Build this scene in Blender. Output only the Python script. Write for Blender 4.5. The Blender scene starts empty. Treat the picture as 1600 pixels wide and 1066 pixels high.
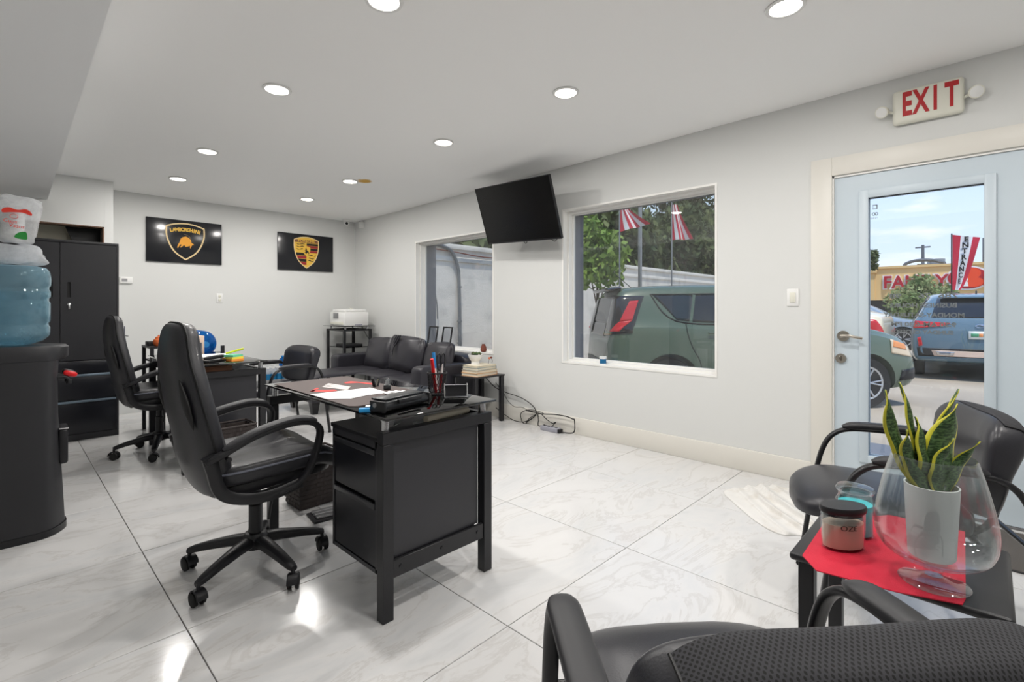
import bpy, bmesh, math, random
from mathutils import Vector, Matrix
from mathutils.bvhtree import BVHTree
random.seed(11)
S = bpy.context.scene
COL = S.collection
PI = math.pi
R = math.radians

# ------------------------------------------------------------------ camera, sky, sun, exposure
cam_d = bpy.data.cameras.new('camera')
cam = bpy.data.objects.new('camera', cam_d)
COL.objects.link(cam)
FPX, HORIZON, CAMH = 770.6, 482.0, 1.15
cam.location = (0, 0, CAMH)
cam.rotation_euler = (R(90), 0, -math.atan2(.719, .695))
cam_d.sensor_width = 36
cam_d.lens = FPX / 1600 * 36
cam_d.shift_y = -(533 - HORIZON) / 1600
cam_d.clip_start = .02
S.camera = cam
S.view_settings.view_transform = 'Standard'
S.view_settings.look = 'None'
S.view_settings.exposure = 0.0
S.view_settings.gamma = 1
S.view_settings.use_curve_mapping = False
LAMP_W = 12.8

W = bpy.data.worlds.new('sky')
S.world = W
W.use_nodes = True
nt = W.node_tree
nt.nodes.clear()
out = nt.nodes.new('ShaderNodeOutputWorld')
bg = nt.nodes.new('ShaderNodeBackground')
tc = nt.nodes.new('ShaderNodeTexCoord')
sp = nt.nodes.new('ShaderNodeSeparateXYZ')
rp = nt.nodes.new('ShaderNodeValToRGB')
nt.links.new(tc.outputs['Generated'], sp.inputs[0])
nt.links.new(sp.outputs['Z'], rp.inputs[0])
e = rp.color_ramp.elements
e[0].position = 0.0; e[0].color = (.80, .90, 1.0, 1)
e[1].position = 0.75; e[1].color = (.22, .42, .85, 1)
m_ = rp.color_ramp.elements.new(.22); m_.color = (.60, .77, 1.0, 1)
nz = nt.nodes.new('ShaderNodeTexNoise')
nz.inputs['Scale'].default_value = 4.5
nz.inputs['Detail'].default_value = 6
mp = nt.nodes.new('ShaderNodeMapping')
mp.inputs['Scale'].default_value = (1, 1, 4)
nt.links.new(tc.outputs['Generated'], mp.inputs[0])
nt.links.new(mp.outputs[0], nz.inputs['Vector'])
cr = nt.nodes.new('ShaderNodeValToRGB')
cr.color_ramp.elements[0].position = .60
cr.color_ramp.elements[1].position = .72
nt.links.new(nz.outputs['Fac'], cr.inputs[0])
mx = nt.nodes.new('ShaderNodeMix')
mx.data_type = 'RGBA'
nt.links.new(cr.outputs[0], mx.inputs['Factor'])
nt.links.new(rp.outputs[0], mx.inputs['A'])
mx.inputs['B'].default_value = (.95, .97, 1, 1)
nt.links.new(mx.outputs['Result'], bg.inputs[0])
bg.inputs[1].default_value = 1.35
nt.links.new(bg.outputs[0], out.inputs[0])

sd = bpy.data.lights.new('sun', 'SUN')
sd.energy = 4.2
sd.angle = R(1.5)
sd.color = (1, .95, .86)
sun = bpy.data.objects.new('sun', sd)
COL.objects.link(sun)
sun.location = (0, 0, 20)
sun.rotation_euler = Vector((.30, .28, -1)).to_track_quat('-Z', 'Y').to_euler()

# ------------------------------------------------------------------ helpers
def lin(c):
    o = []
    for v in c:
        v /= 255
        o.append(v / 12.92 if v <= .04045 else ((v + .055) / 1.055) ** 2.4)
    return (*o, 1)

MATS = {}
def mat(name, col=(128, 128, 128), rough=.5, metal=0, spec=.5, bump=None, var=None, emis=None, trans=0, coat=0, alpha=None, ior=1.45, sheen=0):
    """col sRGB; bump=(scale, strength); var=(col2, scale, lo, hi)"""
    m = bpy.data.materials.new(name)
    m.use_nodes = True
    n = m.node_tree
    b = n.nodes['Principled BSDF']
    b.inputs['Base Color'].default_value = lin(col)
    b.inputs['Roughness'].default_value = rough
    b.inputs['Metallic'].default_value = metal
    b.inputs['Specular IOR Level'].default_value = spec
    b.inputs['IOR'].default_value = ior
    b.inputs['Transmission Weight'].default_value = trans
    b.inputs['Coat Weight'].default_value = coat
    if sheen:
        b.inputs['Sheen Weight'].default_value = sheen
    if alpha is not None:
        b.inputs['Alpha'].default_value = alpha
    if emis:
        b.inputs['Emission Color'].default_value = lin(emis[0])
        b.inputs['Emission Strength'].default_value = emis[1]
    t = None
    if bump or var:
        t = n.nodes.new('ShaderNodeTexCoord')
    if bump:
        z = n.nodes.new('ShaderNodeTexNoise')
        z.inputs['Scale'].default_value = bump[0]
        z.inputs['Detail'].default_value = 4
        u = n.nodes.new('ShaderNodeBump')
        u.inputs['Strength'].default_value = bump[1]
        u.inputs['Distance'].default_value = .01
        n.links.new(t.outputs['Object'], z.inputs['Vector'])
        n.links.new(z.outputs['Fac'], u.inputs['Height'])
        n.links.new(u.outputs[0], b.inputs['Normal'])
    if var:
        z = n.nodes.new('ShaderNodeTexNoise')
        z.inputs['Scale'].default_value = var[1]
        z.inputs['Detail'].default_value = 5
        c = n.nodes.new('ShaderNodeValToRGB')
        c.color_ramp.elements[0].position = var[2]
        c.color_ramp.elements[0].color = lin(col)
        c.color_ramp.elements[1].position = var[3]
        c.color_ramp.elements[1].color = lin(var[0])
        n.links.new(t.outputs['Object'], z.inputs['Vector'])
        n.links.new(z.outputs['Fac'], c.inputs[0])
        n.links.new(c.outputs[0], b.inputs['Base Color'])
    MATS[name] = m
    return m

def catmull(P, n=8, closed=False):
    P = [Vector(p) for p in P]
    o = []
    k = len(P)
    for i in range(k if closed else k - 1):
        if closed:
            a, b, c, d = P[i - 1], P[i], P[(i + 1) % k], P[(i + 2) % k]
        else:
            a, b, c, d = P[max(i - 1, 0)], P[i], P[i + 1], P[min(i + 2, k - 1)]
        for j in range(n):
            t = j / n
            o.append(.5 * ((2 * b) + (c - a) * t + (2 * a - 5 * b + 4 * c - d) * t * t + (3 * b - a - 3 * c + d) * t ** 3))
    if not closed:
        o.append(P[-1])
    return o

def spow(v, e):
    return math.copysign(abs(v) ** e, v)

def ell(a, b, n=12, e=1):
    return [(a * spow(math.cos(2 * PI * i / n), e), b * spow(math.sin(2 * PI * i / n), e)) for i in range(n)]

class MB:
    def __init__(s):
        s.bm = bmesh.new()
    def box(s, x0, x1, y0, y1, z0, z1, bev=0, seg=2, M=None):
        g = bmesh.ops.create_cube(s.bm, size=1)['verts']
        T = Matrix.Translation(((x0 + x1) / 2, (y0 + y1) / 2, (z0 + z1) / 2)) @ Matrix.Diagonal((x1 - x0, y1 - y0, z1 - z0, 1))
        bmesh.ops.transform(s.bm, matrix=T, verts=g)
        if bev:
            ed = list({e for v in g for e in v.link_edges})
            r = bmesh.ops.bevel(s.bm, geom=ed, offset=bev, segments=seg, affect='EDGES', profile=.5)
            g = list({v for f in r['faces'] for v in f.verts} | {v for v in g if v.is_valid})
            # gather the whole island
            st = list(g); seen = set(g)
            while st:
                v = st.pop()
                for e in v.link_edges:
                    w = e.other_vert(v)
                    if w not in seen:
                        seen.add(w); st.append(w)
            g = list(seen)
        if M is not None:
            bmesh.ops.transform(s.bm, matrix=M, verts=g)
        return s
    def loft(s, rings, cap=True, close=True):
        vs = [[s.bm.verts.new(p) for p in r] for r in rings]
        n = len(vs[0])
        for a, b in zip(vs, vs[1:]):
            for i in range(n if close else n - 1):
                j = (i + 1) % n
                try:
                    s.bm.faces.new((a[i], a[j], b[j], b[i]))
                except ValueError:
                    pass
        if cap and close:
            for r in (vs[0][::-1], vs[-1]):
                try:
                    s.bm.faces.new(r)
                except ValueError:
                    pass
        return s
    def lathe(s, prof, seg=24, c=(0, 0, 0), M=None, sx=1, sy=1):
        rings = []
        M = M or Matrix()
        for r, z in prof:
            r = max(r, .0002)
            rings.append([M @ Vector((c[0] + sx * r * math.cos(2 * PI * i / seg), c[1] + sy * r * math.sin(2 * PI * i / seg), c[2] + z)) for i in range(seg)])
        return s.loft(rings)
    def cyl(s, p0, p1, r, r2=None, seg=16):
        p0, p1 = Vector(p0), Vector(p1)
        q = (p1 - p0).to_track_quat('Z', 'Y').to_matrix().to_4x4()
        M = Matrix.Translation(p0) @ q
        return s.lathe([(r, 0), (r2 if r2 is not None else r, (p1 - p0).length)], seg, M=M)
    def sweep(s, pts, sec, side=None, cap=True, closed=False, scale=None):
        pts = [Vector(p) for p in pts]
        k = len(pts)
        rings = []
        up = None
        for i, p in enumerate(pts):
            if closed:
                t = pts[(i + 1) % k] - pts[i - 1]
            else:
                t = pts[min(i + 1, k - 1)] - pts[max(i - 1, 0)]
            t.normalize()
            if side is not None:
                sd_ = Vector(side)
                nn = t.cross(sd_).normalized()
            else:
                if up is None:
                    up = Vector((0, 0, 1)) if abs(t.z) < .9 else Vector((1, 0, 0))
                sd_ = up.cross(t).normalized()
                nn = t.cross(sd_).normalized()
                up = nn
            f = scale(i / max(k - 1, 1)) if scale else 1
            rings.append([p + sd_ * a * f + nn * b * f for a, b in sec])
        if closed:
            rings.append(rings[0])
            return s.loft(rings, cap=False)
        return s.loft(rings, cap)
    def tube(s, pts, r, seg=8, closed=False):
        return s.sweep(pts, ell(r, r, seg), closed=closed)
    def prism(s, poly, z0, z1, M=None):
        M = M or Matrix()
        a = [M @ Vector((p[0], p[1], z0)) for p in poly]
        b = [M @ Vector((p[0], p[1], z1)) for p in poly]
        return s.loft([a, b])
    def quad(s, a, b, c, d):
        s.bm.faces.new([s.bm.verts.new(p) for p in (a, b, c, d)])
        return s
    def grid(s, fn, nu, nv):
        V = [[s.bm.verts.new(fn(i / nu, j / nv)) for j in range(nv + 1)] for i in range(nu + 1)]
        for i in range(nu):
            for j in range(nv):
                s.bm.faces.new((V[i][j], V[i + 1][j], V[i + 1][j + 1], V[i][j + 1]))
        return s
    def sq(s, a, b, c, e1=.5, e2=.5, nu=28, nv=14, f=None, M=None, v0=-1, v1=1):
        """superellipsoid, half sizes a,b,c; e1 vertical, e2 horizontal squareness; f deforms a point"""
        rings = []
        M = M or Matrix()
        for j in range(nv + 1):
            v = PI / 2 * (v0 + (v1 - v0) * j / nv)
            cv, sv = spow(math.cos(v), e1), spow(math.sin(v), e1)
            ring = []
            for i in range(nu):
                u = 2 * PI * i / nu
                p = Vector((a * max(cv, .004) * spow(math.cos(u), e2), b * max(cv, .004) * spow(math.sin(u), e2), c * sv))
                if f:
                    p = Vector(f(p))
                ring.append(M @ p)
            rings.append(ring)
        return s.loft(rings)
    def build(s, name, m, parent=None, ang=38, fix=True):
        me = bpy.data.meshes.new(name)
        if fix:
            bmesh.ops.recalc_face_normals(s.bm, faces=s.bm.faces)
        s.bm.to_mesh(me)
        s.bm.free()
        me.shade_smooth()
        me.set_sharp_from_angle(angle=R(ang))
        o = bpy.data.objects.new(name, me)
        COL.objects.link(o)
        if m is not None:
            me.materials.append(MATS[m] if isinstance(m, str) else m)
        if parent is not None:
            o.parent = parent
        return o

def tag(o, label, cat, group=None):
    o['label'] = label
    o['category'] = cat
    if group:
        o['group'] = group
    return o
def struct(o):
    o['kind'] = 'structure'
    return o
def thing(name, label, cat, loc=(0, 0, 0), rz=0, group=None):
    o = bpy.data.objects.new(name, None)
    COL.objects.link(o)
    o.empty_display_size = .1
    o.location = loc
    o.rotation_euler = (0, 0, rz)
    return tag(o, label, cat, group)
def copy_tree(o, parent=None):
    c = o.copy()
    COL.objects.link(c)
    c.parent = parent
    for ch in [x for x in bpy.data.objects if x.parent is o]:
        copy_tree(ch, c)
    return c
def box(name, m, parent, *a, **k):
    return MB().box(*a, **k).build(name, m, parent)
def text(name, body, size, m, parent, M, ext=.0008, sx=1, bold=0, align='CENTER', shear=0):
    cu = bpy.data.curves.new(name, 'FONT')
    cu.body = body
    cu.size = size
    cu.extrude = ext
    cu.offset = bold
    cu.align_x = align
    cu.align_y = 'CENTER'
    cu.shear = shear
    cu.resolution_u = 4
    t = bpy.data.objects.new('tmp_text', cu)
    COL.objects.link(t)
    bpy.context.view_layer.update()
    me = bpy.data.meshes.new_from_object(t.evaluated_get(bpy.context.evaluated_depsgraph_get()))
    bpy.data.objects.remove(t)
    bpy.data.curves.remove(cu)
    me.transform(M @ Matrix.Diagonal((sx, 1, 1, 1)))
    me.materials.clear()
    me.materials.append(MATS[m])
    me.name = name
    o = bpy.data.objects.new(name, me)
    COL.objects.link(o)
    o.parent = parent
    return o
def frame(o, x, y, z):
    return Matrix(((x[0], y[0], z[0], o[0]), (x[1], y[1], z[1], o[1]), (x[2], y[2], z[2], o[2]), (0, 0, 0, 1)))
def F_back(o):      # drawn on something facing -Y
    return frame(o, (1, 0, 0), (0, 0, 1), (0, -1, 0))
def F_right(o):     # drawn on something facing -X (seen from inside the room)
    return frame(o, (0, -1, 0), (0, 0, 1), (-1, 0, 0))
def F_out(o):       # drawn to be read from outside, facing +X
    return frame(o, (0, 1, 0), (0, 0, 1), (1, 0, 0))
# a pixel of the photograph gives a direction; the plane it meets gives the distance
def ray(px, py):
    a = (px - 800) / FPX
    return (.719 + a * .695, .695 - a * .719, (HORIZON - py) / FPX)
def on_z(px, py, z):
    r = ray(px, py); t = (z - CAMH) / r[2]
    return Vector((r[0] * t, r[1] * t, z))
def on_x(px, py, x):
    r = ray(px, py); t = x / r[0]
    return Vector((x, r[1] * t, CAMH + r[2] * t))
def at_depth(px, py, t):
    r = ray(px, py)
    return Vector((r[0] * t, r[1] * t, CAMH + r[2] * t))

# ------------------------------------------------------------------ materials
mat('wall_paint', (216, 217, 215), .62, bump=(180, .03))
mat('wall_shade_paint', (226, 227, 225), .62)
mat('ceiling_paint', (246, 247, 248), .7, bump=(90, .03))
mat('white_trim', (238, 237, 233), .4)
mat('cream_trim', (222, 219, 211), .42)
mat('exterior_grey', (126, 127, 136), .8, bump=(60, .15))
mat('door_paint', (196, 208, 216), .38)
mat('black_metal', (31, 31, 34), .38, bump=(500, .02))
mat('black_steel', (25, 25, 28), .32)
mat('dark_steel_face', (47, 47, 51), .36, bump=(600, .03))
mat('cabinet_black', (38, 38, 42), .45, bump=(500, .03))
mat('drawer_black', (20, 21, 28), .3)
mat('blue_silver', (120, 136, 150), .35, metal=.6)
mat('black_plastic', (27, 27, 30), .42)
mat('soft_black', (40, 40, 43), .48)
mat('leather', (38, 38, 42), .4, bump=(220, .09), coat=.05)
mat('sofa_leather', (44, 43, 49), .36, bump=(160, .08))
mat('visitor_leather', (42, 42, 47), .34, bump=(260, .05))
mat('piping_black', (9, 9, 10), .5)
mat('stitch_grey', (105, 108, 120), .6)
mat('steel', (190, 190, 192), .22, metal=1)
mat('chrome', (215, 215, 218), .1, metal=1)
mat('nickel', (176, 170, 160), .25, metal=1)
mat('white_plastic', (232, 232, 230), .35)
mat('ivory_plastic', (222, 221, 208), .4)
mat('grey_plastic', (158, 158, 168), .4)
mat('red_paint', (178, 28, 32), .45)
mat('red_plastic', (214, 22, 30), .3)
mat('screen_black', (3, 3, 3), .25)
mat('paper', (238, 238, 238), .8)
mat('rubber', (14, 14, 14), .7)
mat('brown_mat', (74, 60, 57), .55, bump=(300, .05))
mat('print_red', (198, 60, 54), .6)
mat('print_white', (214, 208, 206), .6)
mat('teal', (38, 132, 140), .35)
mat('blue_label', (22, 104, 150), .45)
mat('cord', (34, 33, 32), .5)
mat('wicker', (50, 42, 40), .6, bump=(120, .3))
mat('silver_grey', (150, 150, 152), .35, metal=.7)
mat('beige_wall', (206, 202, 186), .7)
mat('gold', (226, 182, 70), .45)
mat('pale_gold', (226, 200, 150), .45)
mat('orange_gold', (230, 158, 44), .4)
mat('dark_red', (152, 36, 44), .45)
mat('board_black', (30, 31, 35), .18)
mat('board_edge', (24, 24, 26), .5)
mat('emblem_black', (22, 18, 18), .5)
mat('lamp_lens', (255, 250, 240), .4, emis=((255, 247, 236), 9))
mat('wood_edge', (108, 82, 66), .6)
mat('soil', (52, 42, 36), .9, bump=(80, .4))
mat('pot_white', (230, 229, 226), .35)
mat('leaf_green', (58, 92, 44), .5, var=((104, 140, 66), 9, .4, .65))
mat('succulent', (70, 104, 62), .5, var=((120, 84, 66), 40, .5, .7))
mat('wax_cream', (222, 196, 178), .45)
mat('wax_teal', (64, 186, 194), .4)
mat('book_beige', (206, 186, 156), .7)
mat('book_blue', (120, 142, 150), .6)
mat('book_cream', (224, 214, 192), .7)
mat('book_orange', (214, 160, 110), .6)
mat('pages', (226, 216, 196), .8)
mat('orange_glaze', (206, 104, 56), .35)
mat('neon_yellow', (226, 232, 40), .5)
mat('note_green', (110, 206, 160), .6)
mat('note_orange', (240, 150, 60), .6)
mat('note_yellow', (240, 222, 80), .6)
mat('pen_blue', (44, 130, 196), .35)
mat('brown_box', (128, 84, 56), .6)
mat('rug_white', (228, 226, 222), .95, bump=(260, .5), var=((208, 201, 190), 9, .5, .8))
mat('mat_grey', (96, 92, 88), .95, bump=(300, .6))
mat('toner_black', (20, 22, 26), .32)
mat('usb_blue', (40, 150, 214), .35)
mat('terracotta', (120, 62, 48), .7)

def glass_mat(name, tint=(255, 255, 255), ior=1.5, fac_rough=.0, haze=0.0, hazecol=(210, 210, 205), gloss=1.0):
    """thin clear sheet: fresnel mirror over straight-through tinted light, with an optional film of dust"""
    m = bpy.data.materials.new(name)
    m.use_nodes = True
    n = m.node_tree
    n.nodes.clear()
    o = n.nodes.new('ShaderNodeOutputMaterial')
    tr = n.nodes.new('ShaderNodeBsdfTransparent')
    tr.inputs[0].default_value = lin(tint)
    gl = n.nodes.new('ShaderNodeBsdfGlossy')
    gl.inputs['Roughness'].default_value = fac_rough
    gl.inputs['Color'].default_value = (gloss, gloss, gloss, 1)
    # reflectance of a sheet, the same from either face: f0 + (1 - f0) * facing^5
    lw = n.nodes.new('ShaderNodeLayerWeight')
    lw.inputs['Blend'].default_value = .5
    pw = n.nodes.new('ShaderNodeMath'); pw.operation = 'POWER'; pw.inputs[1].default_value = 5
    n.links.new(lw.outputs['Facing'], pw.inputs[0])
    f0 = ((ior - 1) / (ior + 1)) ** 2
    fr = n.nodes.new('ShaderNodeMath'); fr.operation = 'MULTIPLY_ADD'
    fr.inputs[1].default_value = (1 - f0) * .9; fr.inputs[2].default_value = f0
    n.links.new(pw.outputs[0], fr.inputs[0])
    mxs = n.nodes.new('ShaderNodeMixShader')
    n.links.new(fr.outputs[0], mxs.inputs[0])
    n.links.new(tr.outputs[0], mxs.inputs[1])
    n.links.new(gl.outputs[0], mxs.inputs[2])
    last = mxs
    if haze:
        t = n.nodes.new('ShaderNodeTexCoord')
        z = n.nodes.new('ShaderNodeTexNoise')
        z.inputs['Scale'].default_value = 2.2
        z.inputs['Detail'].default_value = 7
        z.inputs['Roughness'].default_value = .7
        n.links.new(t.outputs['Object'], z.inputs['Vector'])
        mr = n.nodes.new('ShaderNodeMapRange')
        mr.inputs[1].default_value = .35
        mr.inputs[2].default_value = .8
        mr.inputs[3].default_value = haze * .25
        mr.inputs[4].default_value = haze
        n.links.new(z.outputs['Fac'], mr.inputs[0])
        df = n.nodes.new('ShaderNodeBsdfDiffuse')
        df.inputs[0].default_value = lin(hazecol)
        tl = n.nodes.new('ShaderNodeBsdfTranslucent')
        tl.inputs[0].default_value = lin(hazecol)
        ad = n.nodes.new('ShaderNodeMixShader')
        n.links.new(df.outputs[0], ad.inputs[1])
        n.links.new(tl.outputs[0], ad.inputs[2])
        m2 = n.nodes.new('ShaderNodeMixShader')
        n.links.new(mr.outputs[0], m2.inputs[0])
        n.links.new(mxs.outputs[0], m2.inputs[1])
        n.links.new(ad.outputs[0], m2.inputs[2])
        last = m2
    n.links.new(last.outputs[0], o.inputs[0])
    MATS[name] = m
    return m
glass_mat('window_glass', (238, 239, 237), haze=.12, hazecol=(200, 196, 188))
glass_mat('door_glass', (246, 248, 250), haze=.02)
glass_mat('smoked_glass', (84, 86, 92), ior=1.6, haze=0)
glass_mat('desk_glass', (70, 72, 76), ior=1.75, haze=0)
glass_mat('frame_glass', (235, 236, 238), haze=.05)
glass_mat('bottle_blue', (220, 240, 248), ior=1.45, haze=.42, hazecol=(186, 224, 240))
glass_mat('bottle_deep_blue', (90, 165, 220), ior=1.45, haze=.85, hazecol=(30, 128, 205))
glass_mat('clear_plastic', (240, 242, 244), ior=1.4, haze=.8, hazecol=(244, 245, 247))
glass_mat('clear_glass', (243, 246, 247), ior=1.75)
glass_mat('water_tint', (226, 242, 247), ior=1.2, haze=.05, hazecol=(190, 222, 236))
glass_mat('jar_glass', (247, 250, 250), ior=1.5)

def tile_material():
    m = bpy.data.materials.new('marble_tile')
    m.use_nodes = True
    n = m.node_tree
    b = n.nodes['Principled BSDF']
    t = n.nodes.new('ShaderNodeTexCoord')
    oi = n.nodes.new('ShaderNodeObjectInfo')
    cb = n.nodes.new('ShaderNodeVectorMath'); cb.operation = 'SCALE'
    cx = n.nodes.new('ShaderNodeCombineXYZ')
    n.links.new(oi.outputs['Random'], cx.inputs[0])
    n.links.new(oi.outputs['Random'], cx.inputs[1])
    n.links.new(oi.outputs['Random'], cx.inputs[2])
    n.links.new(cx.outputs[0], cb.inputs[0])
    cb.inputs['Scale'].default_value = 37
    ad = n.nodes.new('ShaderNodeVectorMath'); ad.operation = 'ADD'
    n.links.new(t.outputs['Object'], ad.inputs[0])
    n.links.new(cb.outputs[0], ad.inputs[1])
    mp = n.nodes.new('ShaderNodeMapping')
    mp.inputs['Rotation'].default_value = (0, 0, .6)
    mp.inputs['Scale'].default_value = (1, 2.2, 1)
    n.links.new(ad.outputs[0], mp.inputs[0])
    z = n.nodes.new('ShaderNodeTexNoise')
    z.inputs['Scale'].default_value = 1.5
    z.inputs['Detail'].default_value = 8
    z.inputs['Roughness'].default_value = .62
    z.inputs['Distortion'].default_value = 1.2
    n.links.new(mp.outputs[0], z.inputs['Vector'])
    r = n.nodes.new('ShaderNodeValToRGB')
    r.color_ramp.elements[0].position = .30; r.color_ramp.elements[0].color = lin((198, 198, 198))
    r.color_ramp.elements[1].position = .70; r.color_ramp.elements[1].color = lin((214, 213, 212))
    for p, c in ((.40, (207, 207, 207)), (.475, (211, 210, 209)), (.50, (200, 198, 196)), (.525, (211, 210, 209))):
        q = r.color_ramp.elements.new(p); q.color = lin(c)
    n.links.new(z.outputs['Fac'], r.inputs[0])
    n.links.new(r.outputs[0], b.inputs['Base Color'])
    z2 = n.nodes.new('ShaderNodeTexNoise')
    z2.inputs['Scale'].default_value = 5
    z2.inputs['Detail'].default_value = 5
    n.links.new(ad.outputs[0], z2.inputs['Vector'])
    mr = n.nodes.new('ShaderNodeMapRange')
    mr.inputs[1].default_value = .3; mr.inputs[2].default_value = .75
    mr.inputs[3].default_value = .09; mr.inputs[4].default_value = .22
    n.links.new(z2.outputs['Fac'], mr.inputs[0])
    n.links.new(mr.outputs[0], b.inputs['Roughness'])
    b.inputs['Specular IOR Level'].default_value = .55
    MATS['marble_tile'] = m
tile_material()
mat('grout', (120, 116, 110), .9)

def ceiling_material():
    # a yellow water stain beside one lamp and a hairline crack running to the next lamp
    m = mat('ceiling_stained', (250, 250, 249), .7)
    n = m.node_tree
    b = n.nodes['Principled BSDF']
    t = n.nodes.new('ShaderNodeTexCoord')
    d = n.nodes.new('ShaderNodeVectorMath'); d.operation = 'DISTANCE'
    nz = n.nodes.new('ShaderNodeTexNoise'); nz.inputs['Scale'].default_value = 14
    n.links.new(t.outputs['Object'], nz.inputs['Vector'])
    n.links.new(t.outputs['Object'], d.inputs[0])
    d.inputs[1].default_value = (2.575, 4.60, 2.452)
    a = n.nodes.new('ShaderNodeMath'); a.operation = 'MULTIPLY_ADD'
    n.links.new(nz.outputs['Fac'], a.inputs[0]); a.inputs[1].default_value = .10
    n.links.new(d.outputs['Value'], a.inputs[2])
    r = n.nodes.new('ShaderNodeValToRGB')
    r.color_ramp.elements[0].position = .10; r.color_ramp.elements[0].color = lin((206, 160, 60))
    r.color_ramp.elements[1].position = .13; r.color_ramp.elements[1].color = lin((250, 250, 249))
    n.links.new(a.outputs[0], r.inputs[0])
    n.links.new(r.outputs[0], b.inputs['Base Color'])
ceiling_material()

# ------------------------------------------------------------------ the room
WX, BY, LX, FY = 3.657, 6.78, -2.0, -2.6
OUTX = 3.96
def ceil_z(y):
    return 2.505 - .0115 * y

floor = struct(box('floor', 'grout', None, LX, WX, FY, BY, -.06, -.0075))
TS = .812
def tile_mesh(w, d):
    b = MB().box(-w / 2, w / 2, -d / 2, d / 2, -.008, 0, bev=.0012, seg=1)
    return b
tile_cache = {}
xs = [LX] + [.461 + TS * k for k in range(-3, 4)] + [WX]
ys = [FY] + [1.252 + TS * k for k in range(-4, 7)] + [BY]
G = .0016
for i in range(len(xs) - 1):
    for j in range(len(ys) - 1):
        x0, x1, y0, y1 = xs[i] + G, xs[i + 1] - G, ys[j] + G, ys[j + 1] - G
        if x1 - x0 < .01 or y1 - y0 < .01:
            continue
        key = (round(x1 - x0, 4), round(y1 - y0, 4))
        if key not in tile_cache:
            o = tile_mesh(*key).build('tile', 'marble_tile', floor)
            tile_cache[key] = o.data
        else:
            o = bpy.data.objects.new('tile', tile_cache[key])
            COL.objects.link(o)
            o.parent = floor
        o.location = ((x0 + x1) / 2, (y0 + y1) / 2, 0)

b = MB()
p = [(LX - .3, FY - .2), (OUTX, FY - .2), (OUTX, BY + .2), (LX - .3, BY + .2)]
b.loft([[(x, y, ceil_z(y)) for x, y in p], [(x, y, 2.85) for x, y in p]])
struct(b.build('ceiling', 'ceiling_stained'))

# wall_right with two window openings and the doorway
W1 = (3.82, 5.235, .665, 1.985)
W2 = (1.448, 2.868, .652, 2.063)
DR = (-.205, .712, 0, 1.985)
b = MB()
def wall_x(y0, y1, z0, z1):
    b.box(WX, OUTX, y0, y1, z0, z1)
TOP = 2.60
wall_x(W1[1], BY + .2, -.1, TOP)
wall_x(W2[1], W1[0], -.1, TOP)
wall_x(DR[1], W2[0], -.1, TOP)
wall_x(FY - .2, DR[0], -.1, TOP)
for w in (W1, W2):
    wall_x(w[0], w[1], -.1, w[2])
    wall_x(w[0], w[1], w[3], TOP)
wall_x(DR[0], DR[1], DR[3], TOP)
struct(b.build('wall_right', 'wall_paint'))
struct(box('wall_back', 'wall_paint', None, LX - .2, WX, BY, BY + .2, -.1, TOP))
struct(box('wall_left', 'wall_paint', None, LX - .2, LX, FY, BY, -.1, TOP))
struct(box('wall_front', 'wall_paint', None, LX - .2, WX, FY - .2, FY, -.1, TOP))
# stub partition in front of the back wall with a pass-through opening over the cabinet
PY = 6.38
b = MB()
b.box(LX, .7145, PY, PY + .12, 1.965, 2.44)
b.box(.715, .785, PY, BY, 0, 2.44)
b.box(LX, .715, PY, PY + .12, 0, 1.2)
struct(b.build('wall_partition', 'wall_paint'))
struct(box('wall_niche', 'beige_wall', None, LX, .712, BY - .012, BY - .001, 1.2, 2.42))
b = MB()
b.prism([(.44, 1.98), (.72, 1.98), (.72, 1.60), (.58, 1.60)], 0, .02, F_back((0, PY + .30, 0)))
tag(b.build('niche_panel', 'black_plastic'), 'dark slanted panel inside the opening above the black cabinet', 'panel')
b = MB()
b.box(.702, .714, PY - .004, PY + .13, 1.2, 1.963)
b.box(LX, .714, PY - .004, PY + .13, 1.955, 1.966)
struct(b.build('trim_1', 'wood_edge'))
# dropped soffit on the left
b = MB()
q = [(LX, FY), (.205, FY), (.30, PY), (LX, PY)]
b.loft([[(x, y, 2.18) for x, y in q], [(x, y, ceil_z(y) + .03) for x, y in q]])
struct(b.build('ceiling_soffit', 'ceiling_paint'))
# baseboard
b = MB()
for y0, y1 in ((.828, BY),):
    b.box(WX - .014, WX, y0, y1, 0, .153, bev=.003)
struct(b.build('baseboard_right', 'cream_trim'))

# windows
def window(name, w, ledge):
    y0, y1, z0, z1 = w
    root = bpy.data.objects.new(name, None)
    COL.objects.link(root)
    struct(root)
    def ring(nm, m, xa, xb, t, o=0):
        b = MB()
        b.box(xa, xb, y0 - o, y0 + t, z0 - o, z1 + o)
        b.box(xa, xb, y1 - t, y1 + o, z0 - o, z1 + o)
        b.box(xa, xb, y0 + t, y1 - t, z0 - o, z0 + t)
        b.box(xa, xb, y0 + t, y1 - t, z1 - t, z1 + o)
        return b.build(nm, m, root)
    ring('bead', 'white_trim', WX - .004, WX + .06, .004, .012)
    ring('liner', 'white_trim', WX + .061, WX + .115, .022)
    ring('sash', 'white_trim', WX + .116, WX + .146, .034)
    ring('exterior_reveal', 'exterior_grey', WX + .147, OUTX + .01, .006)
    box('pane', 'window_glass', root, WX + .128, WX + .134, y0 + .03, y1 - .03, z0 + .03, z1 - .03)
    return root
window('window_1', W1, 0)
window('window_2', W2, 0)

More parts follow.
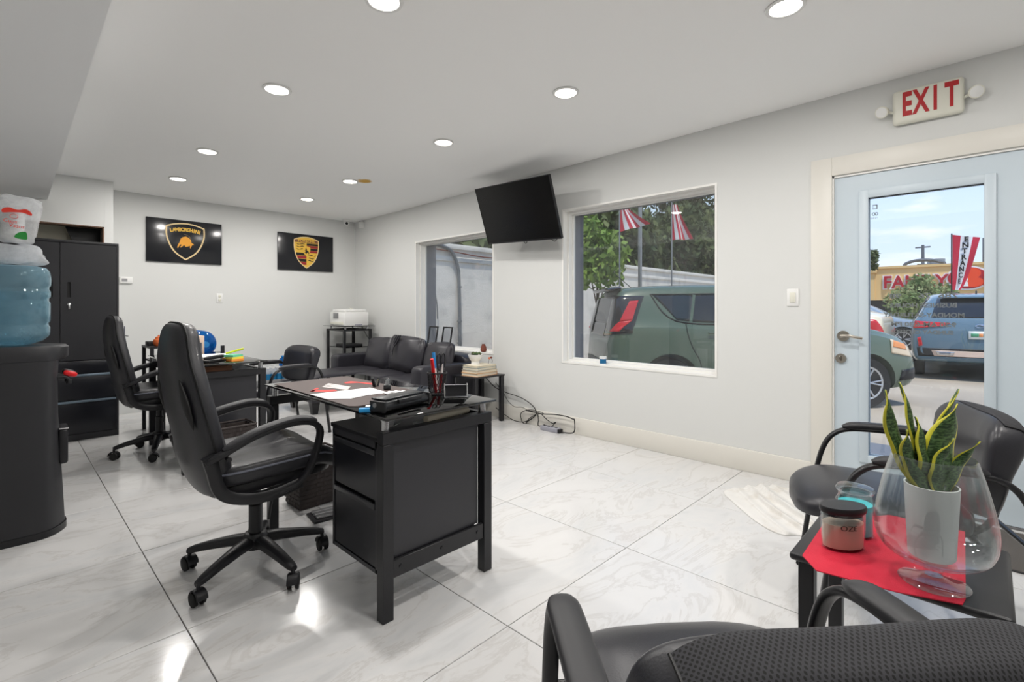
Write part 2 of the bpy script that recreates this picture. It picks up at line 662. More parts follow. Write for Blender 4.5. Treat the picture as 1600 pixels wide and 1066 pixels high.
# door
dr = bpy.data.objects.new('door_1', None)
COL.objects.link(dr)
struct(dr)
DY0, DY1, DZ0, DZ1 = -.195, .702, .012, 1.972
gy0, gy1, gz0, gz1 = .012, .531, .25, 1.828
DXA, DXB = WX + .012, WX + .057
b = MB()
b.box(DXA, DXB, DY0, gy0 - .0, DZ0, DZ1)
b.box(DXA, DXB, gy1, DY1, DZ0, DZ1)
b.box(DXA, DXB, gy0, gy1, DZ0, gz0)
b.box(DXA, DXB, gy0, gy1, gz1, DZ1)
b.build('leaf', 'door_paint', dr)
b = MB()
for xa, xb in ((DXA - .014, DXA + .004), (DXB - .004, DXB + .014)):
    t = .042
    b.box(xa, xb, gy0 - t, gy0 + .006, gz0 - t, gz1 + t, bev=.005)
    b.box(xa, xb, gy1 - .006, gy1 + t, gz0 - t, gz1 + t, bev=.005)
    b.box(xa, xb, gy0, gy1, gz0 - t, gz0 + .006, bev=.005)
    b.box(xa, xb, gy0, gy1, gz1 - .006, gz1 + t, bev=.005)
b.build('glazing_frame', 'door_paint', dr)
b = MB()
for y in (gy0, gy1 - .004):
    b.box(DXA + .012, DXA + .03, y, y + .004, gz0, gz1)
b.box(DXA + .012, DXA + .03, gy0, gy1, gz1 - .006, gz1)
b.build('gasket', 'rubber', dr)
box('pane', 'door_glass', dr, DXA + .018, DXA + .024, gy0, gy1, gz0, gz1)
# lever handle and deadbolt
hp = on_x(1318, 525, DXA)
h = MB().cyl((DXA + .001, hp.y, hp.z), (DXA - .012, hp.y, hp.z), .033, seg=28)
h.cyl((DXA - .01, hp.y, hp.z), (DXA - .052, hp.y, hp.z), .011)
h = h.build('lever_handle', 'nickel', dr)
lv = MB().sweep(catmull([(DXA - .05, hp.y + .008, hp.z), (DXA - .054, hp.y - .03, hp.z + .004), (DXA - .052, hp.y - .07, hp.z - .004), (DXA - .046, hp.y - .105, hp.z - .010)], 6), ell(.006, .009, 10))
lv.build('lever', 'nickel', h)
dp = on_x(1314, 560, DXA)
d = MB().cyl((DXA + .001, dp.y, dp.z), (DXA - .014, dp.y, dp.z), .031, .028, seg=28).build('deadbolt', 'nickel', dr)
MB().box(DXA - .032, DXA - .012, dp.y - .004, dp.y + .004, dp.z - .016, dp.z + .016, bev=.003).build('thumb_turn', 'nickel', d)
# lettering on the glass, made to be read from outside
mat('vinyl_grey', (128, 130, 127), .5)
tx = DXA + .0265
for s_, z, sz, wd in (('786  76     98', 1.222, .040, 1.4), ('BUSINESS HOURS', 1.166, .034, 1.13), ('MONDAY-SATURDAY', 1.110, .036, 1.02), ('9:30 AM-6:30 PM', 1.056, .036, 1.15), ('SUNDAY CLOSED', 1.012, .030, 1.12)):
    text('lettering', s_, sz, 'vinyl_grey', dr, F_out((tx, .275, z)), sx=wd, ext=.0003, bold=.0012)
# small certification marks at the top corner of the glass
b = MB()
for z, k in ((1.755, 0), (1.725, 1)):
    if k == 0:
        b.box(tx, tx + .001, .488, .510, z - .001, z + .003)
        b.box(tx, tx + .001, .488, .510, z + .022, z + .026)
        b.box(tx, tx + .001, .486, .491, z - .001, z + .026)
        b.box(tx, tx + .001, .507, .509, z, z + .025)
    else:
        for y in (.491, .505):
            b.sweep([(tx + .001, y + .007 * math.cos(a), z + .008 * math.sin(a)) for a in [2 * PI * i / 14 for i in range(14)]], ell(.002, .001, 6), closed=True)
b.build('glass_mark', 'vinyl_grey', dr)
text('glass_mark', '+2 8.0', .014, 'vinyl_grey', dr, F_out((tx, .502, 1.700)), ext=.0003)
# casing
b = MB()
cw = .116
b.box(WX - .016, WX, DR[1], DR[1] + cw, 0, DR[3] + cw, bev=.002)
b.box(WX - .016, WX, DR[0] - cw, DR[0], 0, DR[3] + cw, bev=.002)
b.box(WX - .0158, WX, DR[0], DR[1], DR[3] + .001, DR[3] + cw - .0002, bev=.002)
struct(b.build('trim_2', 'cream_trim'))
b = MB()
b.box(WX, OUTX, DR[1] - .009, DR[1], 0, DR[3])
b.box(WX, OUTX, DR[0], DR[0] + .009, 0, DR[3])
b.box(WX, OUTX, DR[0], DR[1], DR[3] - .012, DR[3])
struct(b.build('trim_3', 'white_trim'))
struct(box('trim_4', 'silver_grey', None, WX + .004, OUTX + .04, DR[0] + .01, DR[1] - .01, -.05, .010))

# ------------------------------------------------------------------ ceiling lights
def downlight():
    root = thing('recessed_light', 'round white recessed ceiling light, switched on', 'ceiling light', group='recessed ceiling lights')
    b = MB().lathe([(.070, 0), (.078, -.001), (.082, -.006), (.080, -.010), (.066, -.010), (.064, -.006), (.064, -.001)], 32)
    b.build('trim_ring', 'white_plastic', root)
    MB().lathe([(.0001, -.002), (.064, -.002), (.064, -.0075), (.0001, -.0085)], 32).build('lens', 'lamp_lens', root)
    ld = bpy.data.lights.new('lamp', 'AREA')
    ld.shape = 'DISK'
    ld.size = .12
    ld.energy = LAMP_W
    ld.color = (1, .968, .93)
    lo = bpy.data.objects.new('lamp', ld)
    COL.objects.link(lo)
    lo.parent = root
    lo.location = (0, 0, -.0115)
    return root
dl = downlight()
first = True
for x, y in ((1.15, -.6), (2.43, -.6), (1.15, .65), (2.43, .652), (1.148, 1.879), (2.416, 1.875), (1.15, 3.076), (2.434, 3.108), (1.181, 4.645), (2.473, 4.691), (1.214, 5.782), (2.499, 5.77)):  # first three are out of view, added for the light they give the room
    o = dl if first else copy_tree(dl)
    k = round((y - .65) / 1.25)
    o['label'] = 'recessed ceiling light in the row %s, %s from the back wall' % ('along the window wall' if x > 2 else 'along the dropped soffit', ['added out of view, sixth', 'fifth', 'fourth', 'third', 'second', 'first'][k + 1])
    first = False
    o.location = (x, y, ceil_z(y) + .0005)
    o.rotation_euler = (math.atan(-.0115), 0, 0)

# ------------------------------------------------------------------ television on its arm
tv = thing('television', 'flat black television tilted forward on a wall arm between the windows', 'television', (3.325, 3.165, 2.043))
yaw, tilt, roll = -.03, .362, -.04
u = Vector((0, -1, 0)); v = Vector((0, 0, 1)); n_ = Vector((-1, 0, 0))
u2 = u * math.cos(roll) + v * math.sin(roll); v2 = -u * math.sin(roll) + v * math.cos(roll)
v3 = v2 * math.cos(tilt) + n_ * math.sin(tilt)
Mz = Matrix.Rotation(yaw, 3, 'Z')
u2 = Mz @ u2; v3 = Mz @ v3
TM = frame((0, 0, 0), u2, v3, u2.cross(v3))
MB().box(-.485, .485, -.28, .28, -.028, -.006, bev=.006, M=TM).build('casing', 'black_plastic', tv)
b = MB()
for a in ((-.485, .485, .273, .28), (-.485, .485, -.28, -.266), (-.485, -.479, -.28, .28), (.479, .485, -.28, .28)):
    b.box(a[0], a[1], a[2], a[3], -.006, .0015, M=TM)
b.build('bezel', 'black_steel', tv)
MB().box(-.479, .479, -.266, .273, -.006, -.001, M=TM).build('screen', 'screen_black', tv)
MB().box(-.3, .3, -.2, .1, -.075, -.028, bev=.012, M=TM).build('rear_housing', 'black_plastic', tv)
b = MB()
bk = TM @ Vector((0, -.02, -.075))
b.box(-.11, .11, -.12, .08, -.085, -.072, M=TM)
wl = Vector((WX - 3.325 - .004, .03, .02))
b.box(wl.x - .02, wl.x, wl.y - .09, wl.y + .09, wl.z - .16, wl.z + .16)
b.sweep([bk, (bk + wl) / 2 + Vector((0, .07, .01)), wl - Vector((.014, 0, 0))], ell(.018, .03, 8, .4), side=None)
b.build('wall_arm', 'black_metal', tv)
for c, w in ((.02, .05), (.38, .08)):
    p = [TM @ Vector((c - w / 2 + w * i / 8, -.275 - .028 * math.sin(PI * i / 8), -.02)) for i in range(9)]
    MB().tube(p, .0035, 6).build('cable_loop', 'cord', tv)

# ------------------------------------------------------------------ wall boards with emblems
def shield(w, h, k=0):
    hw = w / 2
    P = [(-hw, .40 * h), (-hw * .55, .47 * h), (0, .5 * h), (hw * .55, .47 * h), (hw, .40 * h)]
    Rr = [(hw * 1.0, .40 * h), (hw * 1.0, .16 * h), (hw * (.86 - .1 * k), -.10 * h), (hw * (.55 - .08 * k), -.32 * h), (0, -.5 * h)]
    a = [tuple(p)[:2] for p in catmull([(x, y, 0) for x, y in P], 6)]
    r = [tuple(p)[:2] for p in catmull([(x, y, 0) for x, y in Rr], 6)][1:]
    l = [(-x, y) for x, y in r[::-1]][1:]
    return a + r + l
def outline(poly, z, r, M):
    return MB().sweep([M @ Vector((x, y, z)) for x, y in poly], ell(.0015, r, 6), closed=True)
def board(name, label, x0, x1, z0, z1):
    root = thing(name, label, 'wall art', ((x0 + x1) / 2, BY, (z0 + z1) / 2))
    w, h = (x1 - x0) / 2, (z1 - z0) / 2
    MB().box(-w, w, -.024, -.001, -h, h, bev=.001).build('panel', 'board_black', root)
    return root
ar = board('wall_board', 'black board with a gold shield, lettering and a golden bull', 1.118, 1.872, 1.682, 2.177)
FB = F_back((0, -.0242, 0))
outline(shield(.375, .42, .3), .0015, .009, FB).build('shield_outline', 'pale_gold', ar)
arc = 'LAMBORGHINI'
for i, ch in enumerate(arc):
    t = (i - 5) / 5
    text('letter', ch, .056, 'gold', ar, FB @ Matrix.Translation((t * .142, .138 - .018 * t * t, 0)) @ Matrix.Rotation(-.18 * t, 4, 'Z'), ext=.0012, bold=.0032, sx=.86)
bull = [(-.085, -.075), (-.075, -.04), (-.058, -.005), (-.05, .03), (-.03, .052), (.0, .062), (.03, .05), (.052, .028), (.06, -.01), (.078, -.02), (.086, -.03), (.066, -.034), (.058, -.05), (.05, -.075), (.043, -.07), (.044, -.045), (.02, -.055), (-.0, -.06), (-.015, -.04), (-.03, -.055), (-.048, -.072), (-.056, -.068), (-.04, -.04), (-.05, -.035), (-.066, -.058), (-.074, -.078)]
MB().prism(bull, 0, .0015, FB).build('bull_emblem', 'orange_gold', ar)
MB().sweep([FB @ Vector(p) for p in catmull([(-.02, .086, .001), (.0, .083, .001), (.03, .07, .001), (.05, .045, .001)], 5)], ell(.003, .001, 6)).build('tail_emblem', 'pale_gold', ar)
ar = board('wall_board', 'black board with a quartered red, black and gold crest', 2.536, 3.298, 1.668, 2.166)
SW, SH = .335, .425
def inshield(y, pad=.008):
    pts = shield(SW, SH)
    # half width of the shield at height y
    best = 0
    for (x0, y0), (x1, y1) in zip(pts, pts[1:] + pts[:1]):
        if (y0 - y) * (y1 - y) <= 0 and abs(y1 - y0) > 1e-6:
            xx = x0 + (x1 - x0) * (y - y0) / (y1 - y0)
            best = max(best, abs(xx))
    return max(best - pad, .002)
MB().prism(shield(SW, SH), 0, .0010, FB).build('crest_field', 'gold', ar)
outline(shield(SW, SH), .0012, .007, FB).build('shield_outline', 'pale_gold', ar)
def band(y0, y1, sx, m, z=.0018):
    n = 6
    P = []
    for i in range(n + 1):
        y = y0 + (y1 - y0) * i / n
        P.append((sx * inshield(y), y))
    P = [(sx * .002, y0)] + P + [(sx * .002, y1)]
    MB().prism(P, 0, z, FB).build('crest_band', m, ar)
for k in range(4):
    band(.128 - .033 * k, .128 - .033 * (k + 1) + .003, 1, 'dark_red' if k % 2 else 'emblem_black')
for k in range(4):
    band(-.005 - .042 * k, -.005 - .042 * (k + 1) + .004, -1, 'dark_red' if k % 2 else 'emblem_black')
band(.135, .175, 1, 'brown_box', .0014); band(.135, .175, -1, 'brown_box', .0014)
text('lettering', 'PORSCHE', .047, 'gold', ar, FB @ Matrix.Translation((0, .158, .002)), sx=1.16, ext=.0006, bold=.0008)
for sx, y0 in ((-1, .115), (-1, .08), (-1, .045), (1, -.035), (1, -.075), (1, -.11)):
    k = 1 if y0 > -.05 else .75
    P = [(sx * .012, y0), (sx * .06 * k, y0 + .012), (sx * .10 * k, y0 - .004), (sx * .145 * k, y0 + .006), (sx * .12 * k, y0 - .012), (sx * .06 * k, y0 - .003)]
    P = [(x if abs(x) < inshield(y, .012) else sx * inshield(y, .012), y) for x, y in P]
    MB().prism(P, 0, .0019, FB).build('antler_emblem', 'emblem_black', ar)
MB().prism([(x, y + .02) for x, y in shield(.105, .135)], 0, .003, FB).build('inner_shield', 'gold', ar)
horse = [(-.02, .048), (-.006, .066), (.0, .05), (.006, .03), (.03, .012), (.034, -.02), (.026, -.02), (.02, .002), (.006, .0), (-.004, -.018), (-.012, -.02), (-.012, .0), (-.03, -.004), (-.012, .016), (-.026, .03), (-.01, .034)]
MB().prism(horse, 0, .0045, FB).build('horse_emblem', 'emblem_black', ar)

# ------------------------------------------------------------------ small fittings on walls and ceiling
th = thing('thermostat', 'small white wall thermostat with grey display beside the black cabinet', 'thermostat', (.945, BY, 1.458))
box('casing', 'white_plastic', th, -.055, .055, -.024, -.001, -.035, .035, bev=.006)
box('display', 'silver_grey', th, -.042, .008, -.0255, -.0235, -.016, .016)
ot = thing('wall_outlet', 'white double power outlet on the back wall below the gold shield', 'outlet', (1.855, BY, 1.276))
box('plate', 'white_plastic', ot, -.035, .035, -.007, -.001, -.058, .058, bev=.003)
for z in (-.022, .022):
    k = MB().sq(.015, .004, .017, .6, .6, 20, 8, M=Matrix.Translation((0, -.0075, z))).build('socket', 'ivory_plastic', ot)
    bb = MB()
    for x in (-.006, .006):
        bb.box(x - .0012, x + .0012, -.0122, -.011, z - .004, z + .005)
    bb.build('slot', 'black_plastic', k)
sw = thing('light_switch', 'white rocker light switch beside the door casing', 'switch', (WX, .936, 1.222))
box('plate', 'white_plastic', sw, -.007, -.001, -.036, .036, -.058, .058, bev=.003)
box('rocker', 'ivory_plastic', sw, -.012, -.006, -.017, .017, -.033, .033, bev=.002)
ex = thing('exit_sign', 'white exit sign with red letters and two round lamp heads above the door', 'exit sign', (WX, .25, 2.314))
MB().box(-.045, -.001, -.155, .155, -.098, .098, bev=.018, seg=3).build('housing', 'ivory_plastic', ex)
for i, ch in enumerate('EXIT'):
    text('letter', ch, .185, 'red_paint', ex, F_right((-.0455, .088 - .062 * i - (.006 if i == 3 else 0), .004)), sx=.50, bold=.006, ext=.001)
for s_ in (-1, 1):
    hd = MB().lathe([(.018, 0), (.03, .012), (.034, .03), (.034, .036), (.028, .037), (.0001, .037)], 24, M=Matrix.Translation((-.03, s_ * .193, .0)) @ Matrix.Rotation(R(-112), 4, 'Y') @ Matrix.Rotation(R(s_ * -18), 4, 'X')).build('lamp_head', 'ivory_plastic', ex)
    MB().lathe([(.029, .0375), (.02, .041), (.0001, .042)], 24, M=Matrix.Translation((-.03, s_ * .193, .0)) @ Matrix.Rotation(R(-112), 4, 'Y') @ Matrix.Rotation(R(s_ * -18), 4, 'X')).build('lens', 'white_plastic', hd)
    MB().cyl((-.025, s_ * .15, -.02), (-.028, s_ * .185, -.004), .008).build('bracket', 'ivory_plastic', ex)
dc = thing('dome_camera', 'white security camera with dark lens in the ceiling corner', 'camera', (3.455, 6.66, ceil_z(6.66)))
MB().lathe([(.05, 0), (.05, -.02), (.042, -.026), (.0001, -.026)], 28).build('base', 'white_plastic', dc)
MB().sq(.04, .04, .038, 1, 1, 24, 12, M=Matrix.Translation((0, 0, -.045))).build('ball', 'white_plastic', dc)
MB().sq(.02, .012, .02, 1, 1, 16, 8, M=Matrix.Translation((-.014, -.036, -.058))).build('lens', 'screen_black', dc)
jb = thing('junction_box', 'small white box on the wall beside the security camera', 'box', (WX, 6.56, 2.365))
box('casing', 'white_plastic', jb, -.045, -.001, -.045, .045, -.045, .045, bev=.008)
box('lid', 'grey_plastic', jb, -.04, -.004, -.04, .04, .0455, .05)

# ------------------------------------------------------------------ tall black cabinet
cb = thing('storage_cabinet', 'tall black metal cabinet with two upper doors and file drawers', 'cabinet', (.345, 5.69, 0))
CW, CD, CH = .395, .46, 1.738
b = MB()
b.box(-CW, CW, .02, CD, .0, CH - .02)
b.box(-CW, CW, .002, CD, CH - .022, CH, bev=.002)
b.box(-CW, -CW + .018, .0, .022, 0, CH - .022)
b.box(CW - .018, CW, .0, .022, 0, CH - .022)
b.box(-CW + .018, CW - .018, .004, .022, 0, .055)
b.build('body', 'cabinet_black', cb)
for s_ in (-1, 1):
    x0, x1 = (-CW + .02, -.002) if s_ < 0 else (.002, CW - .02)
    xa, xb = (x0, x1)
    d = MB()
    hx0, hx1 = (-.07, -.045) if s_ < 0 else (.045, .07)
    hz0, hz1 = 1.245, 1.375
    d.box(xa, hx0, 0, .02, .70, CH - .026); d.box(hx1, xb, 0, .02, .70, CH - .026)
    d.box(hx0, hx1, 0, .02, .70, hz0); d.box(hx0, hx1, 0, .02, hz1, CH - .026)
    d = d.build('door', 'cabinet_black', cb)
    MB().box(hx0, hx1, .016, .0198, hz0, hz1).build('recessed_handle', 'piping_black', d)
    if s_ > 0:
        k = MB().lathe([(.012, 0), (.012, .008), (.009, .010), (.0001, .010)], 20, M=F_back((.058, 0, 1.185))).build('lock', 'chrome', d)
        MB().box(.052, .064, -.016, -.012, 1.145, 1.185, bev=.002).build('key', 'chrome', d)
for z0, z1, hd in ((.585, .692, False), (.358, .575, True), (.058, .348, True)):
    d = MB().box(-CW + .02, CW - .02, .002, .02, z0, z1 - (.022 if hd else 0), bev=.002).build('drawer', 'drawer_black', cb)
    if hd:
        MB().box(-CW + .02, CW - .02, -.006, .02, z1 - .020, z1, bev=.004).build('handle_strip', 'blue_silver', d)

# ------------------------------------------------------------------ water cooler and bottle
wc = thing('water_cooler', 'black floor-standing water cooler with a red tap', 'water cooler', (.055, 3.535, 0))
def cooler_sec(hw, hd, bulge):
    P = [(-hw, hd), (-hw, -hd)]
    a = catmull([(-hw, -hd, 0), (hw * .35, -hd * 1.04, 0), (hw * .86, -hd * .86, 0), (hw + bulge, -hd * .35, 0), (hw + bulge * 1.25, 0, 0), (hw + bulge, hd * .35, 0), (hw * .86, hd * .86, 0), (hw * .35, hd * 1.04, 0), (-hw, hd, 0)], 5)
    return [(p.x, p.y) for p in a]
b = MB()
pr = [(0.0, .148, .152, .03), (.02, .150, .154, .03)]
b.loft([[(x, y, z) for x, y in cooler_sec(hw, hd, bl)] for z, hw, hd, bl in ((.0, .146, .15, .03), (.035, .146, .15, .03))])
b.build('plinth', 'black_steel', wc)
b = MB()
b.loft([[(x, y, z) for x, y in cooler_sec(.142, .148, bl)] for z, bl in ((.036, .028), (.2, .022), (.4, .014), (.6, .006), (.80, .004), (.885, .008))])
b.build('body', 'soft_black', wc)
b = MB()
b.loft([[(x, y, z) for x, y in cooler_sec(hw, hd, bl)] for z, hw, hd, bl in ((.886, .142, .148, .026), (.90, .144, .150, .038), (.95, .144, .150, .040), (.962, .138, .144, .034))])
b.build('top_collar', 'soft_black', wc)
b = MB()
b.box(.150, .187, -.075, .075, .34, .52, bev=.012)
b.build('drip_tray', 'black_plastic', wc)
box('drip_grille', 'chrome', wc, .152, .189, -.07, .07, .521, .527)
for y, m in ((-.05, 'red_plastic'), (.05, 'black_plastic')):
    t = MB().sweep(catmull([(.145, y, .79), (.175, y, .79), (.19, y, .775), (.19, y, .755)], 4), ell(.011, .011, 10)).build('tap', 'black_plastic', wc)
    MB().sq(.03, .013, .014, .7, .7, 16, 8, M=Matrix.Translation((.196, y, .806)) @ Matrix.Rotation(.35, 4, 'Y')).build('tap_lever', m, t)
bt = thing('water_bottle', 'large pale blue water bottle standing upside down on the water cooler', 'water bottle', (.045, 3.535, .9625))
pf = [(.03, .0), (.06, .004), (.105, .022), (.128, .045), (.132, .06), (.132, .09), (.126, .10), (.126, .112), (.133, .122), (.133, .215), (.127, .225), (.127, .238), (.134, .248), (.134, .275), (.128, .284), (.128, .296), (.135, .306), (.136, .34), (.132, .375), (.118, .395), (.09, .402), (.02, .404)]
MB().lathe(pf, 48).build('shell', 'bottle_blue', bt, ang=60)
MB().lathe([(.02, .008), (.09, .02), (.12, .045), (.127, .07), (.122, .104), (.128, .125), (.128, .212), (.122, .23), (.128, .25), (.128, .272), (.0001, .273)], 40).build('water', 'water_tint', bt, ang=60)
# bag of foam cups and a wrapped sleeve of cups on the bottle
sl = thing('cup_sleeve', 'cloudy plastic wrapper of clear cups lying on the blue bottle', 'cups', (.045, 3.53, 1.3745))
def crumple(p, s=.006, f=37):
    return (p.x + s * math.sin(f * p.y + 3 * p.z * f), p.y + s * math.sin(f * p.z + 1.7 * f * p.x), p.z + s * math.sin(f * p.x * 1.3 + f * p.y))
MB().sq(.118, .085, .046, .35, .4, 36, 16, f=lambda p: crumple((p + Vector((-.022 * (p.z / .046), 0, 0)))), M=Matrix.Translation((-.01, 0, .047))).build('wrapper', 'clear_plastic', sl)
for k in range(4):
    MB().lathe([(.026, 0), (.032, .062), (.034, .065)], 18, c=(-.075 + .045 * k, -.02 + .012 * (k % 2), .012)).build('cup', 'clear_plastic', sl)
bg_ = thing('cup_bag', 'upright printed plastic bag of foam cups with red and green print', 'cups', (.042, 3.50, 1.476), R(-8))
mat('foam', (236, 235, 232), .7)
mat('bag_red', (222, 62, 48), .45)
mat('bag_green', (44, 142, 62), .45)
b = MB()
for i in range(5):
    b.lathe([(.030, 0), (.040, .07), (.043, .074), (.040, .076)], 24, c=(.0, 0, .012 + .02 * i))
b.build('cup_stack', 'foam', bg_)
TL = Matrix.Rotation(R(7), 4, 'Y')
def bagf(p):
    k = p.z / .118
    th_ = .95 if k < .55 else max(.12, .95 - (k - .55) * 1.9)
    return crumple(Vector((p.x * (1 + .16 * max(k, 0)), p.y * th_, p.z)), .0035, 60)
MB().sq(.072, .05, .118, .3, .45, 36, 20, f=bagf, M=TL @ Matrix.Translation((0, 0, .119))).build('bag', 'clear_plastic', bg_)
FBG = TL @ F_back((0, -.0535, .105))
MB().prism([tuple(p)[:2] for p in catmull([(-.052, .05, 0), (-.03, .062, 0), (0, .056, 0), (.03, .066, 0), (.052, .05, 0), (.05, .038, 0), (.02, .046, 0), (-.02, .04, 0), (-.05, .032, 0)], 4, True)], 0, .001, FBG).build('print', 'bag_red', bg_)
MB().prism([tuple(p)[:2] for p in catmull([(.006, -.07, 0), (.02, -.052, 0), (.042, -.046, 0), (.05, -.066, 0), (.048, -.084, 0), (.01, -.082, 0)], 4, True)], 0, .001, FBG).build('print', 'bag_green', bg_)
MB().sweep([FBG @ Vector((.014 * math.cos(a) - .008, .022 + .011 * math.sin(a), .001)) for a in [2 * PI * i / 16 for i in range(16)]], ell(.003, .001, 6), closed=True).build('print', 'bag_red', bg_)
text('lettering', 'Cups', .024, 'bag_red', bg_, FBG @ Matrix.Translation((-.018, -.004, .0005)), ext=.0004)
text('lettering', 'Vasos', .024, 'bag_red', bg_, FBG @ Matrix.Translation((.008, -.024, .0005)), ext=.0004)

# ------------------------------------------------------------------ desks
def make_desk(label, loc, rz=0):
    """local x across (.55), y along (1.18); drawer pedestal at the -y end, drawers facing -x"""
    root = thing('glass_desk', label, 'desk', loc, rz)
    hx, hy, T = .272, .565, .045
    ZT = .695
    for sx in (-1, 1):
        for sy in (-1, 1):
            x0, x1 = (-hx, -hx + T) if sx < 0 else (hx - T, hx)
            y0, y1 = (-hy, -hy + T) if sy < 0 else (hy - T, hy)
            MB().box(x0, x1, y0, y1, 0, ZT - T - .0005, bev=.002, seg=1).build('leg', 'black_metal', root)
            s_ = MB().cyl((sx * (hx - .03), sy * (hy - .035), ZT), (sx * (hx - .03), sy * (hy - .035), ZT + .046), .0165, seg=24)
            s_.cyl((sx * (hx - .03), sy * (hy - .035), ZT + .040), (sx * (hx - .03), sy * (hy - .035), ZT + .0465), .021, seg=24)
            s_.build('standoff', 'steel', root)
    for sy in (-1, 1):
        y0, y1 = (-hy, -hy + T) if sy < 0 else (hy - T, hy)
        MB().box(-hx, hx, y0, y1, ZT - T, ZT, bev=.002, seg=1).build('end_rail', 'black_metal', root)
    MB().box(hx - .03, hx - .006, -hy + T + .0005, hy - T - .0005, ZT - T, ZT - .004).build('side_rail', 'black_metal', root)
    lr = MB().box(-hx + T + .0005, hx - T - .0005, -hy + .006, -hy + .022, .150, .215, bev=.002, seg=1).build('lower_rail', 'black_metal', root)
    for x in (-hx + T + .035, 0, hx - T - .035):
        k = MB().lathe([(.0075, 0), (.007, .003), (.0001, .0035)], 14, M=F_back((x, -hy + .006, .186)))
        k.build('screw', 'black_steel', lr)
    pd = MB()
    px0, px1, py0, py1 = -hx + .004, hx - .062, -hy + .0465, -hy + .40
    pd.box(px0 + .018, px1, py0, py1, .165, .655)
    pd.box(px0, px0 + .0185, py0, py0 + .014, .165, .655)
    pd.box(px0, px0 + .0185, py1 - .014, py1, .165, .655)
    pd.box(px0, px0 + .0185, py0, py1, .165, .18)
    pd.box(px0, px0 + .0185, py0, py1, .628, .655)
    pd.build('pedestal', 'dark_steel_face', root)
    MB().box(-hx + .0, hx - .046, -hy + .0465, py1 + .012, .656, .672, bev=.002, seg=1).build('pedestal_top', 'black_steel', root)
    MB().box(-hx + T + .001, hx - T - .018, -hy + .024, -hy + .030, .216, .649).build('end_panel', 'dark_steel_face', root)
    for z0, z1 in ((.182, .425), (.432, .626)):
        d = MB().box(px0 + .003, px0 + .016, py0 + .016, py1 - .016, z0, z1 - .026, bev=.002, seg=1).build('drawer', 'drawer_black', root)
        MB().box(px0 - .004, px0 + .006, py0 + .016, py1 - .016, z1 - .026, z1 - .004, bev=.003).build('pull', 'dark_steel_face', d)
    g = MB()
    R_ = .012
    g.box(-.275, .275, -.592, .592, .742, .752, bev=.003, seg=2)
    g.build('glass_top', 'desk_glass', root)
    return root
DA = (1.232, 2.142, 0)
DB = (1.135, 4.54, 0)
make_desk('black desk with tinted glass top holding a dark desk mat and toner cartridge', DA)
make_desk('black desk with tinted glass top covered in papers and sticky notes, by the cabinet', DB)
GZ = .7525

